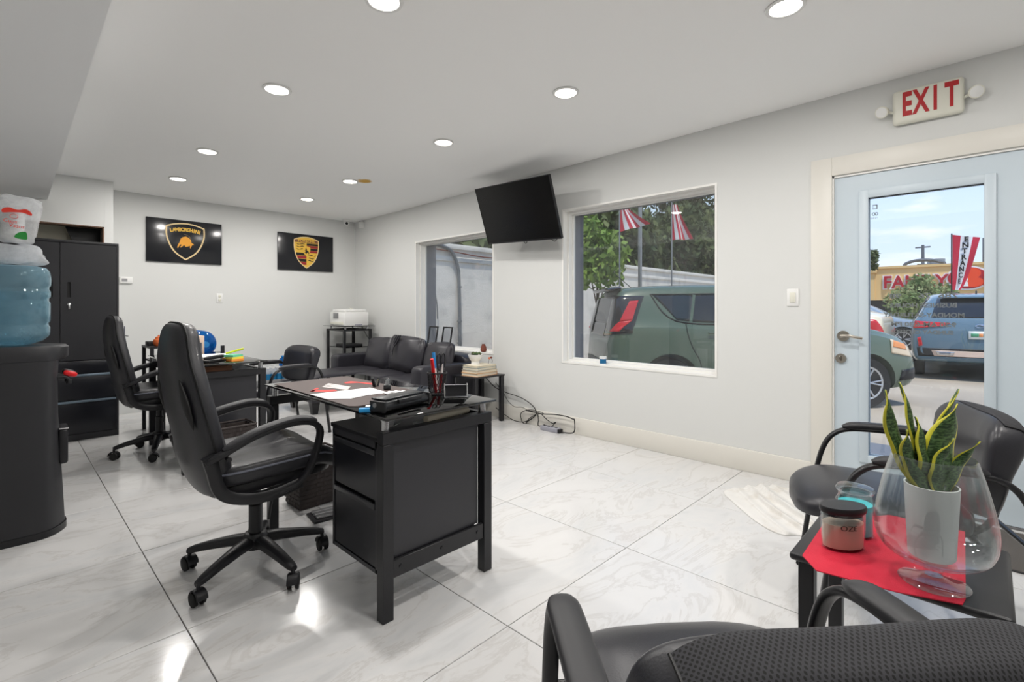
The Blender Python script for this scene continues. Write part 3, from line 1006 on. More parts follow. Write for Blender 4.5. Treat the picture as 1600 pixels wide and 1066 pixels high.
# ------------------------------------------------------------------ office chairs
def make_office_chair(base_rot):
    root = thing('office_chair', '', 'chair')
    Mb = Matrix.Rotation(base_rot, 4, 'Z')
    b = MB()
    b.lathe([(.048, .10), (.05, .11), (.05, .15), (.042, .165), (.03, .168)], 24)
    for k in range(5):
        a = base_rot + 2 * PI * k / 5
        c, s_ = math.cos(a), math.sin(a)
        rings = []
        for r, z, w, h in ((.03, .132, .030, .024), (.10, .126, .028, .022), (.2, .108, .023, .018), (.268, .092, .019, .015), (.292, .086, .014, .011)):
            rings.append([(c * r - s_ * y, s_ * r + c * y, z + zz) for y, zz in ell(w, h, 12, .7)])
        b.loft(rings)
    b.build('star_base', 'black_plastic', root)
    for k in range(5):
        a = base_rot + 2 * PI * k / 5
        c, s_ = math.cos(a), math.sin(a)
        P = Vector((c * .286, s_ * .286, 0))
        ca = a + (1.1 if k % 2 else -.7) + .5 * k
        M = Matrix.Translation(P) @ Matrix.Rotation(ca, 4, 'Z')
        q = MB().cyl(P + Vector((0, 0, .05)), P + Vector((0, 0, .088)), .008)
        q.sweep([M @ Vector((.032 * math.cos(t), 0, .032 + .031 * math.sin(t))) for t in [PI * (.0 + 1.02 * i / 10) for i in range(11)]], ell(.022, .004, 8, .5), side=M.to_3x3() @ Vector((0, 1, 0)))
        q = q.build('caster', 'black_plastic', root)
        for y in (-.015, .015):
            MB().lathe([(.0001, -.008), (.022, -.008), (.027, -.006), (.0275, 0), (.027, .006), (.022, .008), (.0001, .008)], 22, M=M @ Matrix.Translation((-.006, y, .0278)) @ Matrix.Rotation(PI / 2, 4, 'X')).build('wheel', 'rubber', q)
    b = MB().lathe([(.030, .165), (.028, .19), (.028, .285), (.024, .29)], 24)
    b.build('column_sleeve', 'black_plastic', root)
    MB().lathe([(.022, .2905), (.020, .40)], 20).build('gas_column', 'black_steel', root)
    MB().box(-.10, .10, -.075, .075, .392, .424, bev=.01).build('tilt_mechanism', 'black_plastic', root)
    MB().cyl((.13, 0, .405), (.13, 0, .345), .024, .028, 20).build('tension_knob', 'black_plastic', root)
    MB().tube(catmull([(.02, -.06, .395), (.02, -.11, .388), (.01, -.16, .36), (.0, -.17, .32), (-.005, -.165, .27)], 6), .0055).build('height_lever', 'black_plastic', root)
    # seat
    def seatf(p):
        x, y, z = p
        z += -.9 * max(0, x - .12) ** 2 * 3.2 + .35 * y * y + (.04 * max(0, -x - .1))
        if z > 0:
            z -= .012 * math.exp(-(y / .11) ** 2) * (1 if x < .12 else .3)
        return (x, y, z)
    MB().sq(.262, .25, .05, .42, .32, 40, 16, f=seatf, M=Matrix.Translation((.035, 0, .487)) @ Matrix.Rotation(-.05, 4, 'Y')).build('seat', 'leather', root)
    MB().sq(.245, .225, .035, .5, .35, 36, 10, M=Matrix.Translation((.025, 0, .443)) @ Matrix.Rotation(-.05, 4, 'Y')).build('seat_pan', 'black_plastic', root)
    sp_ = []
    for i in range(48):
        u = 2 * PI * i / 48
        p = Vector((.262 * spow(math.cos(u), .32), .25 * spow(math.sin(u), .32), .012))
        p = Vector(seatf(p)) * 1.0
        sp_.append(Matrix.Translation((.035, 0, .487)) @ Matrix.Rotation(-.05, 4, 'Y') @ p)
    MB().tube(sp_, .0045, 6, True).build('seat_piping', 'stitch_grey', root)
    # backrest
    def cl(z):      # centre line x for height z
        k = (z - .40) / .68
        return -.185 - .125 * k - .02 * math.sin(PI * k) + .018 * max(0, k - .8) * 5
    def hw(z):
        k = (z - .40) / .68
        return .80 + .26 * math.sin(PI * min(max((k + .12) / 1.0, 0), 1)) * (1 if k < .5 else .9) - .16 * max(0, k - .6)
    def backf(p):
        x, y, z = p
        zz = z + .745
        y *= hw(zz)
        wrap = .55 * (y / .23) ** 2 * .05      # wings come forward
        return (cl(zz) + x * (1.0 + .15 * (zz < .6)) + wrap, y, zz)
    MB().sq(.054, .235, .347, .42, .62, 32, 28, f=backf).build('backrest', 'leather', root)
    pp = []
    for i in range(64):
        u = 2 * PI * i / 64
        y, z = .2365 * spow(math.cos(u), .42), .349 * spow(math.sin(u), .42)
        pp.append(backf(Vector((-.014, y, z))))
    MB().tube(pp, .0045, 6, True).build('back_piping', 'piping_black', root)
    # padded front with stitched seams
    def frontp(u, v):
        y = (-.13 + .26 * u); z = -.28 + .56 * v
        x = .0545 - .012 * (2 * u - 1) ** 2 - .02 * abs(2 * v - 1) ** 6
        q = Vector(backf(Vector((x, y, z))))
        return q
    MB().grid(frontp, 10, 22).build('mesh_panel', 'soft_black', root)
    for yy in (-.14, .14):
        MB().tube([backf(Vector((.053, yy, -.27 + .54 * i / 20))) for i in range(21)], .0035, 6).build('stitch_line', 'stitch_grey', root)
    MB().tube([backf(Vector((.054 * (1 if 1 else 1), -.22 + .44 * i / 16, .20))) for i in range(17)], .003, 6).build('stitch_line', 'piping_black', root)
    for sy in (-1, 1):
        def slot(p):
            q = Vector(backf(Vector((-.050 + p.x, sy * .196 + p.y, .045 + p.z))))
            return q
        MB().sq(.012, .020, .095, 1.3, 1, 16, 14, f=slot).build('slot_recess', 'piping_black', root)
        ya = sy * .272
        path = catmull([(-.262, ya * .93, .578), (-.21, ya, .602), (-.09, ya, .652), (.04, ya, .678), (.125, ya, .670), (.165, ya, .635), (.158, ya, .57), (.122, ya, .48), (.07, ya * .97, .425), (.0, ya * .93, .405)], 7)
        MB().sweep(path, ell(.022, .0125, 12, .7), side=(0, 1, 0)).build('armrest', 'black_plastic', root)
        pad = catmull([(-.205, ya, .618), (-.09, ya, .667), (.03, ya, .692), (.10, ya, .690), (.150, ya, .672)], 7)
        MB().sweep(pad, ell(.027, .013, 14, .8), side=(0, 1, 0), scale=lambda t: .45 + .55 * min(1, 6 * t, 6 * (1 - t)) ** .5).build('arm_pad', 'soft_black', root)
        br = catmull([(.09, ya * .95, .425), (-.03, ya * .93, .402), (-.13, ya * .92, .412), (-.205, ya * .92, .455), (-.235, ya * .92, .55), (-.25, ya * .93, .60)], 6)
        MB().sweep(br, ell(.018, .024, 12, .6), side=(0, 1, 0)).build('side_bracket', 'black_plastic', root)
        MB().cyl((-.19, ya * .99, .585), (-.19, ya * 1.09, .585), .009).build('bolt', 'black_steel', root)
    return root
oc = make_office_chair(R(-80))
oc.location = (.78, 2.33, 0)
oc.rotation_euler = (0, 0, R(0))
oc['label'] = 'black leather office chair at the desk with the toner cartridge'
oc2 = make_office_chair(R(180.6))
oc2.location = (.877, 4.772, 0)
oc2['label'] = 'black leather office chair beside the tall black cabinet'

# ------------------------------------------------------------------ visitor chairs
mat('mesh_fabric', (20, 20, 22), .8)
def mesh_fabric():
    m = MATS['mesh_fabric']
    n = m.node_tree
    b = n.nodes['Principled BSDF']
    t = n.nodes.new('ShaderNodeUVMap')
    v = n.nodes.new('ShaderNodeTexVoronoi')
    v.inputs['Scale'].default_value = 1.0
    v.inputs['Randomness'].default_value = .0
    n.links.new(t.outputs[0], v.inputs['Vector'])
    c = n.nodes.new('ShaderNodeValToRGB')
    c.color_ramp.elements[0].position = .26; c.color_ramp.elements[0].color = lin((3, 3, 3))
    c.color_ramp.elements[1].position = .38; c.color_ramp.elements[1].color = lin((52, 52, 56))
    n.links.new(v.outputs['Distance'], c.inputs[0])
    n.links.new(c.outputs[0], b.inputs['Base Color'])
    u = n.nodes.new('ShaderNodeBump')
    u.inputs['Strength'].default_value = .6
    u.inputs['Distance'].default_value = .004
    n.links.new(c.outputs[0], u.inputs['Height'])
    n.links.new(u.outputs[0], b.inputs['Normal'])
mesh_fabric()
def grid_uv(fn, nu, nv, su, sv, name, m, parent):
    b = MB()
    V = [[b.bm.verts.new(fn(i / nu, j / nv)) for j in range(nv + 1)] for i in range(nu + 1)]
    L = b.bm.loops.layers.uv.new('uv')
    for i in range(nu):
        for j in range(nv):
            f = b.bm.faces.new((V[i][j], V[i + 1][j], V[i + 1][j + 1], V[i][j + 1]))
            for l, (a, c) in zip(f.loops, ((i, j), (i + 1, j), (i + 1, j + 1), (i, j + 1))):
                x, y = a / nu * su, c / nv * sv
                l[L].uv = (x + y, x - y)
    return b.build(name, m, parent, fix=False)
def make_visitor_chair():
    root = thing('visitor_chair', '', 'chair', group=None)
    for sy in (-1, 1):
        y = sy * .272
        path = catmull([(.245, y, .012), (.215, y, .22), (.185, y, .42), (.155, y, .54), (.115, y, .602), (.05, y, .628), (-.08, y, .63), (-.20, y, .628), (-.265, y, .605), (-.305, y, .55), (-.325, y, .46), (-.355, y, .25), (-.39, y, .012)], 7)
        MB().sweep(path, ell(.0165, .010, 14, .8), side=(0, 1, 0)).build('side_frame', 'black_steel', root)
        pad = [(-.215 + .3 * i / 16, y, .646 - .010 * abs(2 * i / 16 - 1) ** 4) for i in range(17)]
        MB().sweep(pad, ell(.029, .0155, 16, .75), side=(0, 1, 0), scale=lambda t: .35 + .65 * min(1, 7 * t, 7 * (1 - t)) ** .5).build('arm_pad', 'soft_black', root)
        for x, z in ((.245, 0), (-.391, 0)):
            MB().lathe([(.014, 0), (.016, .004), (.014, .016)], 14, c=(x, y, 0)).build('glide', 'rubber', root)
        MB().sweep(catmull([(-.14, sy * .15, .405), (-.22, sy * .15, .41), (-.265, sy * .15, .46), (-.285, sy * .15, .55), (-.315, sy * .15, .70)], 6), ell(.016, .006, 10, .6), side=(0, 1, 0)).build('back_bracket', 'black_steel', root)
    for x, z in ((.185, .40), (-.20, .40)):
        MB().sweep([(x if abs(k) < .9 else x, .272 * k, z) for k in (-1, -.5, 0, .5, 1)], ell(.011, .011, 10)).build('cross_bar', 'black_steel', root)
    MB().sweep([(-.334, .272 * k, .40) for k in (-1, 0, 1)], ell(.009, .009, 8)).build('cross_bar', 'black_steel', root)
    def seatf(p):
        x, y, z = p
        x += .035 * (1 - (y / .25) ** 2) * (x > 0) * (x / .24)
        z += -.05 * max(0, (x - .10) / .17) ** 2 + .02 * (abs(y) / .25) ** 3 * (-1)
        return (x, y, z)
    MB().sq(.245, .247, .042, .5, .38, 44, 16, f=seatf, M=Matrix.Translation((.025, 0, .452)) @ Matrix.Rotation(-.04, 4, 'Y')).build('seat', 'visitor_leather', root)
    MB().sq(.215, .215, .014, .4, .3, 28, 8, M=Matrix.Translation((.02, 0, .408))).build('seat_board', 'black_plastic', root)
    # back cushion: plump top roll over a flatter lower part
    Mk = Matrix.Translation((-.248, 0, .630)) @ Matrix.Rotation(R(-13), 4, 'Y')
    def backf(p):
        x, y, z = p
        k = z / .165
        th = 1.0 + .38 * math.exp(-((k - .62) / .38) ** 2)
        x = x * th - .022 * (1 - (y / .24) ** 2)       # dished
        x += .0018 * math.sin(95 * y + 9 * k) * (1 if x > 0 else 0) * max(0, 1 - abs(k))
        z += .012 * (1 - (y / .24) ** 2) * (k > 0) * k
        return (x, y, z)
    MB().sq(.043, .258, .165, .42, .40, 52, 26, f=backf, M=Mk).build('backrest', 'visitor_leather', root)
    # mesh strip rolled over the top towards the rear, laid on the cushion's surface
    cushion = [o for o in COL.objects if o.parent is root and o.name.startswith('backrest')][0]
    skin = BVHTree.FromPolygons([v.co for v in cushion.data.vertices], [p.vertices for p in cushion.data.polygons])
    def lay(y, a, off):
        d3 = Mk.to_3x3() @ Vector((math.cos(a), 0, math.sin(a)))
        c3 = Mk @ Vector((-.012, y, .085))
        h = skin.ray_cast(c3 + d3 * .4, -d3)
        return (h[0] + h[1] * off) if h[0] is not None else c3
    A0, A1, YW = R(70), R(166), .215
    def strip(u, v):
        y = -YW + 2 * YW * u
        return lay(y, A0 + (A1 - A0) * v, .0022)
    grid_uv(strip, 64, 30, 62, 17, 'mesh_strip', 'mesh_fabric', root)
    MB().tube([lay(-YW - .012 + 2 * (YW + .012) * i / 40, A1 + .03, .001) for i in range(41)], .0036, 6).build('rear_piping', 'soft_black', root)
    for s_ in (0.0, 1.0):
        MB().tube([strip(s_, i / 14) for i in range(15)], .0022, 6).build('seam', 'piping_black', root)
    return root
vc = make_visitor_chair()
vc['label'] = 'black visitor chair turned towards the desks, beside the table with the red placemat'
vc.location = (.838, .307, 0)
vc.rotation_euler = (0, 0, R(48.7))
vc2 = copy_tree(vc)
vc2['label'] = 'black visitor chair standing in front of the glass door'
vc2.location = (2.315, .29, 0)
vc2.rotation_euler = (0, 0, R(109))
vc3 = copy_tree(vc)
vc3['label'] = 'black visitor chair between the sofa chaise and the far desk'
vc3.location = (1.70, 4.63, 0)
vc3.rotation_euler = (0, 0, R(186))

# ------------------------------------------------------------------ sofa
so = thing('sofa', 'black leather sofa with a chaise under the far window', 'sofa', (0, 0, 0))
SX0, SX1, SY0, SY1 = 2.80, 3.60, 3.93, 5.93
MB().box(SX0 + .06, SX1, SY0 + .02, SY1 - .02, .13, .30, bev=.015).build('base', 'sofa_leather', so)
MB().box(2.30, SX0 + .05, 5.19, SY1 - .04, .13, .30, bev=.015).build('chaise_base', 'sofa_leather', so)
def cush(name, x0, x1, y0, y1, z0, z1, e1=.28, e2=.16, dip=0, par=so, m='sofa_leather'):
    a, bb, c = (x1 - x0) / 2, (y1 - y0) / 2, (z1 - z0) / 2
    def f(p):
        return (p.x, p.y, p.z + (.02 * (1 - (p.x / a) ** 2) * (1 - (p.y / bb) ** 2) + .003 * math.sin(9 * p.x + 7 * p.y) if p.z > 0 else 0))
    return MB().sq(a, bb, c, e1, e2, 44, 14, f=f, M=Matrix.Translation(((x0 + x1) / 2, (y0 + y1) / 2, (z0 + z1) / 2))).build(name, m, par)
cush('seat_cushion', SX0 - .02, 3.42, 4.10, 4.66, .285, .425)
cush('seat_cushion', SX0 - .02, 3.42, 4.665, 5.20, .285, .425)
cush('chaise_cushion', 2.27, 3.42, 5.205, 5.76, .285, .425)
def arm(name, y0, y1, x0):
    MB().sq((SX1 - x0) / 2, (y1 - y0) / 2, .225, .18, .12, 40, 14, M=Matrix.Translation(((x0 + SX1) / 2, (y0 + y1) / 2, .355))).build(name, 'sofa_leather', so)
arm('armrest', SY0, SY0 + .17, SX0)
arm('armrest', SY1 - .17, SY1, SX0 + .06)
MB().sq(.11, (SY1 - SY0) / 2 - .02, .27, .2, .2, 40, 14, M=Matrix.Translation((3.49, (SY0 + SY1) / 2, .39))).build('back_frame', 'sofa_leather', so)
def pillow(y, w, h, x, z, tilt, roll_, seed, t=.085):
    random.seed(seed)
    ph = [random.uniform(0, 6) for _ in range(4)]
    def f(p):
        k = 1 - .55 * (abs(p.y) / (w / 2)) ** 6 * 0
        u_, v_ = p.y / (w / 2), p.z / (h / 2)
        th = (1 - .82 * abs(u_) ** 3.2) * (1 - .7 * abs(v_) ** 3.5)
        x_ = math.copysign(t, p.x) * max(th, .10) * (abs(p.x) / t)
        wr = .007 * math.sin(26 * u_ * (1 + .3 * v_) + ph[0]) * math.exp(-((v_ - .7) / .6) ** 2) + .006 * math.sin(11 * v_ + 6 * u_ + ph[1])
        return (x_ + wr * (1 if p.x < 0 else 0), p.y * (1 - .04 * v_ * v_), p.z * (1 - .06 * u_ * u_))
    M = Matrix.Translation((x, y, z)) @ Matrix.Rotation(roll_, 4, 'X') @ Matrix.Rotation(tilt, 4, 'Y')
    MB().sq(t, w / 2, h / 2, .28, .28, 44, 26, f=f, M=M).build('back_cushion', 'sofa_leather', so)
pillow(5.40, .62, .40, 3.24, .60, R(17), R(-2), 3)
pillow(4.80, .66, .42, 3.23, .622, R(15), R(2), 5, .10)
pillow(4.27, .50, .38, 3.27, .60, R(16), R(-3), 9)
# folds of loose leather over the middle cushion
for k in range(4):
    yy = 4.98 - .035 * k
    P = catmull([(3.25 - .055, yy, .84), (3.16, yy + .01 + .012 * k, .80 - .02 * k), (3.125, yy - .02 + .02 * k, .70), (3.10, yy - .07 + .035 * k, .63 - .01 * k)], 7)
    MB().sweep(P, ell(.016, .010, 10), scale=lambda t: .5 + .5 * math.sin(PI * min(t + .15, 1))).build('leather_fold', 'sofa_leather', so)
for x, y in ((2.36, 5.27), (2.36, 5.80), (2.92, 4.0), (3.52, 4.0), (3.52, 5.85), (3.0, 5.27)):
    MB().loft([[(x + sx * .045, y + sy * .045, .135) for sx, sy in ((-1, -1), (1, -1), (1, 1), (-1, 1))], [(x + sx * .028, y + sy * .028, 0) for sx, sy in ((-1, -1), (1, -1), (1, 1), (-1, 1))]]).build('leg', 'black_plastic', so)

# ------------------------------------------------------------------ small tables and stands
st = thing('side_table', 'small black side table holding the red placemat between two visitor chairs', 'table', (1.605, .165, 0))
MB().box(-.2, .2, -.205, .205, .505, .525, bev=.009, seg=3).build('table_top', 'black_metal', st)
for sx in (-1, 1):
    for sy in (-1, 1):
        MB().box(sx * .165 - .0175, sx * .165 + .0175, sy * .17 - .0175, sy * .17 + .0175, 0, .5045, bev=.002, seg=1).build('leg', 'black_metal', st)
for sy in (-1, 1):
    MB().box(-.1465, .1465, sy * .17 - .008, sy * .17 + .008, .46, .5045).build('apron', 'black_metal', st)
tb = thing('end_table', 'black end table with stacked books against the wall by the sofa arm', 'table', (3.375, 3.735, 0))
MB().box(-.205, .205, -.175, .175, .462, .478, bev=.003).build('table_top', 'black_metal', tb)
for sx in (-1, 1):
    for sy in (-1, 1):
        MB().box(sx * .178 - .02, sx * .178 + .02, sy * .15 - .02, sy * .15 + .02, 0, .4615, bev=.002, seg=1).build('leg', 'black_metal', tb)
ps = thing('printer_stand', 'open black metal stand with glass shelves in the back corner', 'stand', (3.34, 6.365, 0))
for sx in (-1, 1):
    for sy in (-1, 1):
        MB().box(sx * .19 - .016, sx * .19 + .016, sy * .235 - .016, sy * .235 + .016, 0, .868).build('leg', 'black_metal', ps)
for sy in (-1, 1):
    MB().box(-.1735, .1735, sy * .235 - .012, sy * .235 + .012, .845, .868).build('rail', 'black_metal', ps)
for sx in (-1, 1):
    MB().box(sx * .19 - .012, sx * .19 + .012, -.2185, .2185, .845, .868).build('rail', 'black_metal', ps)
    for sy in (-1, 1):
        MB().cyl((sx * .16, sy * .205, .868), (sx * .16, sy * .205, .905), .012).build('standoff', 'steel', ps)
for z, m in ((.905, 'smoked_glass'),):
    MB().box(-.235, .235, -.29, .29, z, z + .008, bev=.002).build('glass_top', m, ps)
for z in (.62, .30):
    MB().box(-.172, .172, -.217, .217, z, z + .008).build('glass_shelf', 'smoked_glass', ps)
pr_ = thing('printer', 'light grey desktop printer on the corner stand', 'printer', (3.345, 6.375, .9135))
MB().box(-.175, .18, -.21, .21, .0, .185, bev=.012).build('body', 'white_plastic', pr_)
MB().box(-.15, .16, -.19, .19, .1855, .225, bev=.012).build('top_cover', 'white_plastic', pr_)
MB().box(-.183, -.1755, -.04, .10, .10, .175, bev=.003).build('display', 'silver_grey', pr_)
MB().box(-.184, -.1755, -.18, .18, .015, .05, bev=.003).build('paper_tray', 'ivory_plastic', pr_)
MB().box(-.02, .08, -.2155, -.2105, .004, .022).build('label_plate', 'grey_plastic', pr_)
MB().box(.0, .05, -.03, .02, .2255, .238, bev=.004).build('paper_guide', 'ivory_plastic', pr_)
# flat black device on the stand's shelf
sb = thing('media_box', 'flat black device on the glass shelf of the printer stand', 'device', (3.34, 6.36, .6285))
MB().box(-.12, .12, -.15, .15, .0, .035, bev=.004).build('casing', 'black_plastic', sb)
MB().box(-.1205, -.118, -.12, .12, .008, .028).build('front_plate', 'drawer_black', sb)
rk = thing('bottle_rack', 'open black metal rack behind the far desk holding a blue water bottle', 'rack', (1.225, 5.60, 0))
for x in (-.285, -.20, .285):
    for y in (-.18, .18):
        if x == -.20 and y > 0:
            continue
        MB().box(x - .014, x + .014, y - .014, y + .014, 0, .785 if x != -.20 else .768).build('post', 'black_metal', rk)
MB().box(-.30, -.02, -.195, .195, .7855, .803).build('top_shelf', 'black_metal', rk)
MB().box(-.02, .0, -.18, .18, .672, .785).build('divider', 'black_metal', rk)
MB().box(-.2705, .2705, -.195, .195, .655, .6715).build('shelf', 'black_metal', rk)
MB().box(-.2705, .2705, -.195, .195, .20, .216).build('shelf', 'black_metal', rk)

# ------------------------------------------------------------------ things on the near desk
def sheet(name, label, cat, px, z, th, m, smooth_corner=0):
    P = [on_z(x, y, z) for x, y in px]
    c = sum(P, Vector()) / len(P)
    b = MB().loft([[p - c for p in P], [p - c + Vector((0, 0, th)) for p in P]])
    o = b.build(name, m)
    o.location = c
    return tag(o, label, cat)
dm_p = [(428, 601), (541, 588.5), (678, 617.5), (558, 636), (545, 636)]
dm = sheet('desk_mat', 'dark brown desk mat with red and white print on the near desk', 'desk mat', dm_p, GZ, .003, 'brown_mat')
def decal(par, px, m, z=GZ + .0032):
    P = [on_z(x, y, z) - par.location for x, y in px]
    MB().loft([P, [p + Vector((0, 0, .0006)) for p in P]]).build('print', m, par)
decal(dm, [(484, 612), (495, 606), (499, 607), (490, 612)], 'print_red')
decal(dm, [(484, 612), (490, 609.5), (523, 609), (527, 611), (505, 613)], 'print_red')
decal(dm, [(537, 598), (548, 596), (583, 599), (582, 601.5), (560, 598.5), (540, 599.5)], 'print_red')
for k in range(4):
    decal(dm, [(510 - 2.5 * k, 600 + 1.6 * k), (514 - 2.5 * k, 599.2 + 1.6 * k), (548 - k, 604.6 + 1.2 * k), (545 - k, 605.8 + 1.2 * k)], 'print_white')
sheet('paper_sheet', 'white sheet of paper on the dark desk mat', 'paper', [(484.5, 616.5), (578, 606), (607, 613.5), (575, 617.5), (548, 623), (511, 624)], GZ + .0042, .0006, 'paper')
# toner cartridge
a_, b_ = on_z(597, 648, GZ), on_z(661, 632, GZ)
dv = (b_ - a_)
tn = thing('toner_cartridge', 'black toner cartridge lying on the near glass desk', 'toner cartridge', (a_ + b_) / 2 + Vector((.012, .045, 0)), math.atan2(dv.y, dv.x))
MB().box(-.120, .120, -.042, .04, .012, .044, bev=.010, seg=3).build('body', 'toner_black', tn)
MB().box(-.112, .108, -.032, .043, .0445, .052, bev=.003).build('cover', 'toner_black', tn)
MB().cyl((-.125, -.028, .022), (.125, -.028, .022), .0185, seg=20).build('drum', 'black_steel', tn)
for x in (-.133, .1205):
    k = MB().box(x, x + .012, -.05, .03, .004, .046, bev=.004).build('end_cap', 'black_plastic', tn)
    MB().cyl((x - .004, .0, .03), (x + .016, .0, .03), .009).build('pin', 'silver_grey', k)
MB().box(-.07, .06, -.065, -.05, .03, .048, bev=.004).build('grip', 'black_plastic', tn)
us = thing('flash_drive', 'bright blue flash drive beside the toner cartridge', 'flash drive', on_z(574, 644, GZ), R(-30))
MB().box(-.032, .012, -.010, .010, 0, .016, bev=.004).build('body', 'usb_blue', us)
MB().box(.0125, .022, -.009, .009, .001, .014, bev=.001).build('collar', 'black_plastic', us)
MB().box(.0225, .036, -.006, .006, .004, .0095).build('plug', 'nickel', us)
cp = thing('pen_cup', 'black wire mesh pen cup on the near glass desk', 'cup', on_z(683, 616, GZ))
b = MB()
N = 24
for i in range(N):
    for s_ in (-1, 1):
        P = []
        for k in range(7):
            t = k / 6
            a = 2 * PI * (i / N + s_ * t * .14)
            r = .036 + .008 * t
            P.append((r * math.cos(a), r * math.sin(a), .004 + .096 * t))
        b.tube(P, .0014, 4)
b.build('mesh', 'black_steel', cp)
for z, r in ((.002, .037), (.1, .045)):
    MB().sweep([(r * math.cos(2 * PI * i / 28), r * math.sin(2 * PI * i / 28), z) for i in range(28)], ell(.0022, .003, 8), closed=True).build('rim', 'black_steel', cp)
MB().lathe([(.0001, 0), (.037, 0), (.037, .003), (.0001, .003)], 24).build('bottom', 'black_steel', cp)
pc = cp.location
def pen(name, label, cat, dx, dy, tx, ty, L, parts):
    o = thing(name, label, cat, pc + Vector((dx, dy, .0042)))
    d = Vector((tx - dx, ty - dy, .1)).normalized()
    s0 = 0
    for nm, f0, f1, r0, r1, m in parts:
        MB().cyl(d * (L * f0 + .004), d * (L * f1 + .004), r0, r1, 12).build(nm, m, o)
pen('marker', 'red marker in the mesh pen cup', 'marker', -.006, .0, -.030, -.012, .165, (('barrel', 0, .62, .0075, .0075, 'red_paint'), ('cap', .621, 1, .0085, .008, 'red_plastic')))
pen('marker', 'blue and white marker in the mesh pen cup', 'marker', .0, .004, .004, .022, .185, (('barrel', 0, .60, .0075, .0075, 'white_plastic'), ('cap', .601, 1, .009, .008, 'pen_blue')))
pen('marker', 'short dark red pen leaning low in the mesh pen cup', 'pen', .006, -.012, .004, -.030, .135, (('barrel', 0, .7, .006, .006, 'dark_red'), ('tip', .701, 1, .006, .002, 'print_white')))
sc = thing('scissors', 'black handled scissors standing in the mesh pen cup', 'scissors', pc + Vector((.012, .006, .004)))
for k in (-1, 1):
    MB().sweep([(.004 * k, .002 * k, 0), (.010 + .006 * k, 0, .10)], ell(.005, .0012, 6)).build('blade', 'steel', sc)
    c = Vector((.018 + .013 * k, 0, .145))
    MB().sweep([c + Vector((.011 * math.cos(t), .003, .038 * math.sin(t))) for t in [2 * PI * i / 18 for i in range(18)]], ell(.0035, .003, 6), closed=True).build('handle', 'black_plastic', sc)
ch = thing('card_holder', 'small silver wire business card holder with dark cards', 'card holder', on_z(712, 620, GZ), R(-38))
b = MB()
for s_ in (-1, 1):
    x = s_ * .05
    b.tube(catmull([(x, -.028, .003), (x, -.02, .055), (x, -.012, .058), (x, .0, .03), (x, .03, .003)], 5), .0024, 8)
b.tube([(-.05, -.020, .056), (.05, -.020, .056)], .0024, 8)
b.tube([(-.05, -.028, .0035), (.05, -.028, .0035)], .0024, 8)
b.tube([(-.05, .03, .0035), (.05, .03, .0035)], .0024, 8)
b.build('wire_frame', 'chrome', ch)
MB().box(-.045, .045, -.006, .006, -.024, .024, M=Matrix.Translation((0, -.006, .030)) @ Matrix.Rotation(R(8), 4, 'X')).build('cards', 'soft_black', ch)
sm = thing('desk_stamp', 'small clear domed stamp with black base on the desk mat', 'stamp', on_z(605, 608.5, GZ + .0035))
MB().lathe([(.0001, 0), (.017, 0), (.018, .003), (.018, .018), (.016, .021), (.0001, .021)], 24).build('base', 'black_plastic', sm)
MB().lathe([(.016, .0215), (.0165, .035), (.015, .05), (.009, .058), (.0001, .060)], 24).build('dome', 'jar_glass', sm)
MB().lathe([(.0001, .022), (.010, .0225), (.008, .045), (.0001, .047)], 16).build('core', 'silver_grey', sm)
sr = thing('staple_remover', 'black staple remover with metal jaws on the desk mat', 'staple remover', on_z(587, 604, GZ + .0035), R(20))
for k in (-1, 1):
    MB().loft([[(x, y, z) for x, y, z in ((k * .004, -.009, 0), (k * .004, .009, 0), (k * .012, .009, 0), (k * .012, -.009, 0))], [(x, y, z) for x, y, z in ((k * .022, -.008, .042), (k * .022, .008, .042), (k * .026, .008, .042), (k * .026, -.008, .042))]]).build('arm', 'black_plastic', sr)
    MB().loft([[(k * .003, -.006, .004), (k * .003, .006, .004), (k * .004, .006, .004), (k * .004, -.006, .004)], [(k * .017, -.006, .036), (k * .017, .006, .036), (k * .019, .006, .036), (k * .019, -.006, .036)]]).build('jaw', 'nickel', sr)
wd = on_z(622, 617, GZ + .0035)
o = MB().sq(.05, .016, .007, .8, .8, 24, 10, f=lambda p: crumple(p, .003, 140), M=Matrix.Rotation(R(-30), 4, 'Z')).build('paper_scrap', 'paper')
o.location = wd + Vector((0, .02, .0075))
tag(o, 'small crumpled white paper scrap behind the toner cartridge', 'paper')
# under the glass on the drawer pedestal
PZ = .6725
def under(px, m, k, label):
    P = [on_z(x, y, PZ) for x, y in px]
    c = sum(P, Vector()) / len(P)
    n = 10
    b = MB().loft([[p - c for p in P], [p - c + Vector((0, 0, k)) for p in P]])
    o = b.build('paper_stack', m); o.location = c
    tag(o, label, 'paper')
under([(646, 664), (702, 650), (722, 652), (664, 668)], 'paper', .012, 'stack of papers under the near desk glass top')
rl = thing('rolled_paper', 'pale green rolled paper under the near desk glass top', 'paper', (0, 0, 0))
p0, p1 = on_z(665, 661, PZ + .014), on_z(730, 645, PZ + .014)
p0.z = p1.z = PZ + .0275
MB().cyl(p0, p1, .0145, seg=18).build('roll', 'pages', rl)
jr = thing('small_jar', 'small clear glass jar under the near desk glass top', 'jar', on_z(622, 669, PZ) + Vector((.02, .05, .021)))
jr.rotation_euler = (R(90), 0, R(-60))
MB().lathe([(.0001, -.035), (.019, -.035), (.0205, -.03), (.0205, .02), (.016, .026), (.016, .033)], 20).build('glass', 'jar_glass', jr)
MB().lathe([(.0175, .0335), (.0175, .045), (.0001, .045)], 20).build('lid', 'silver_grey', jr)

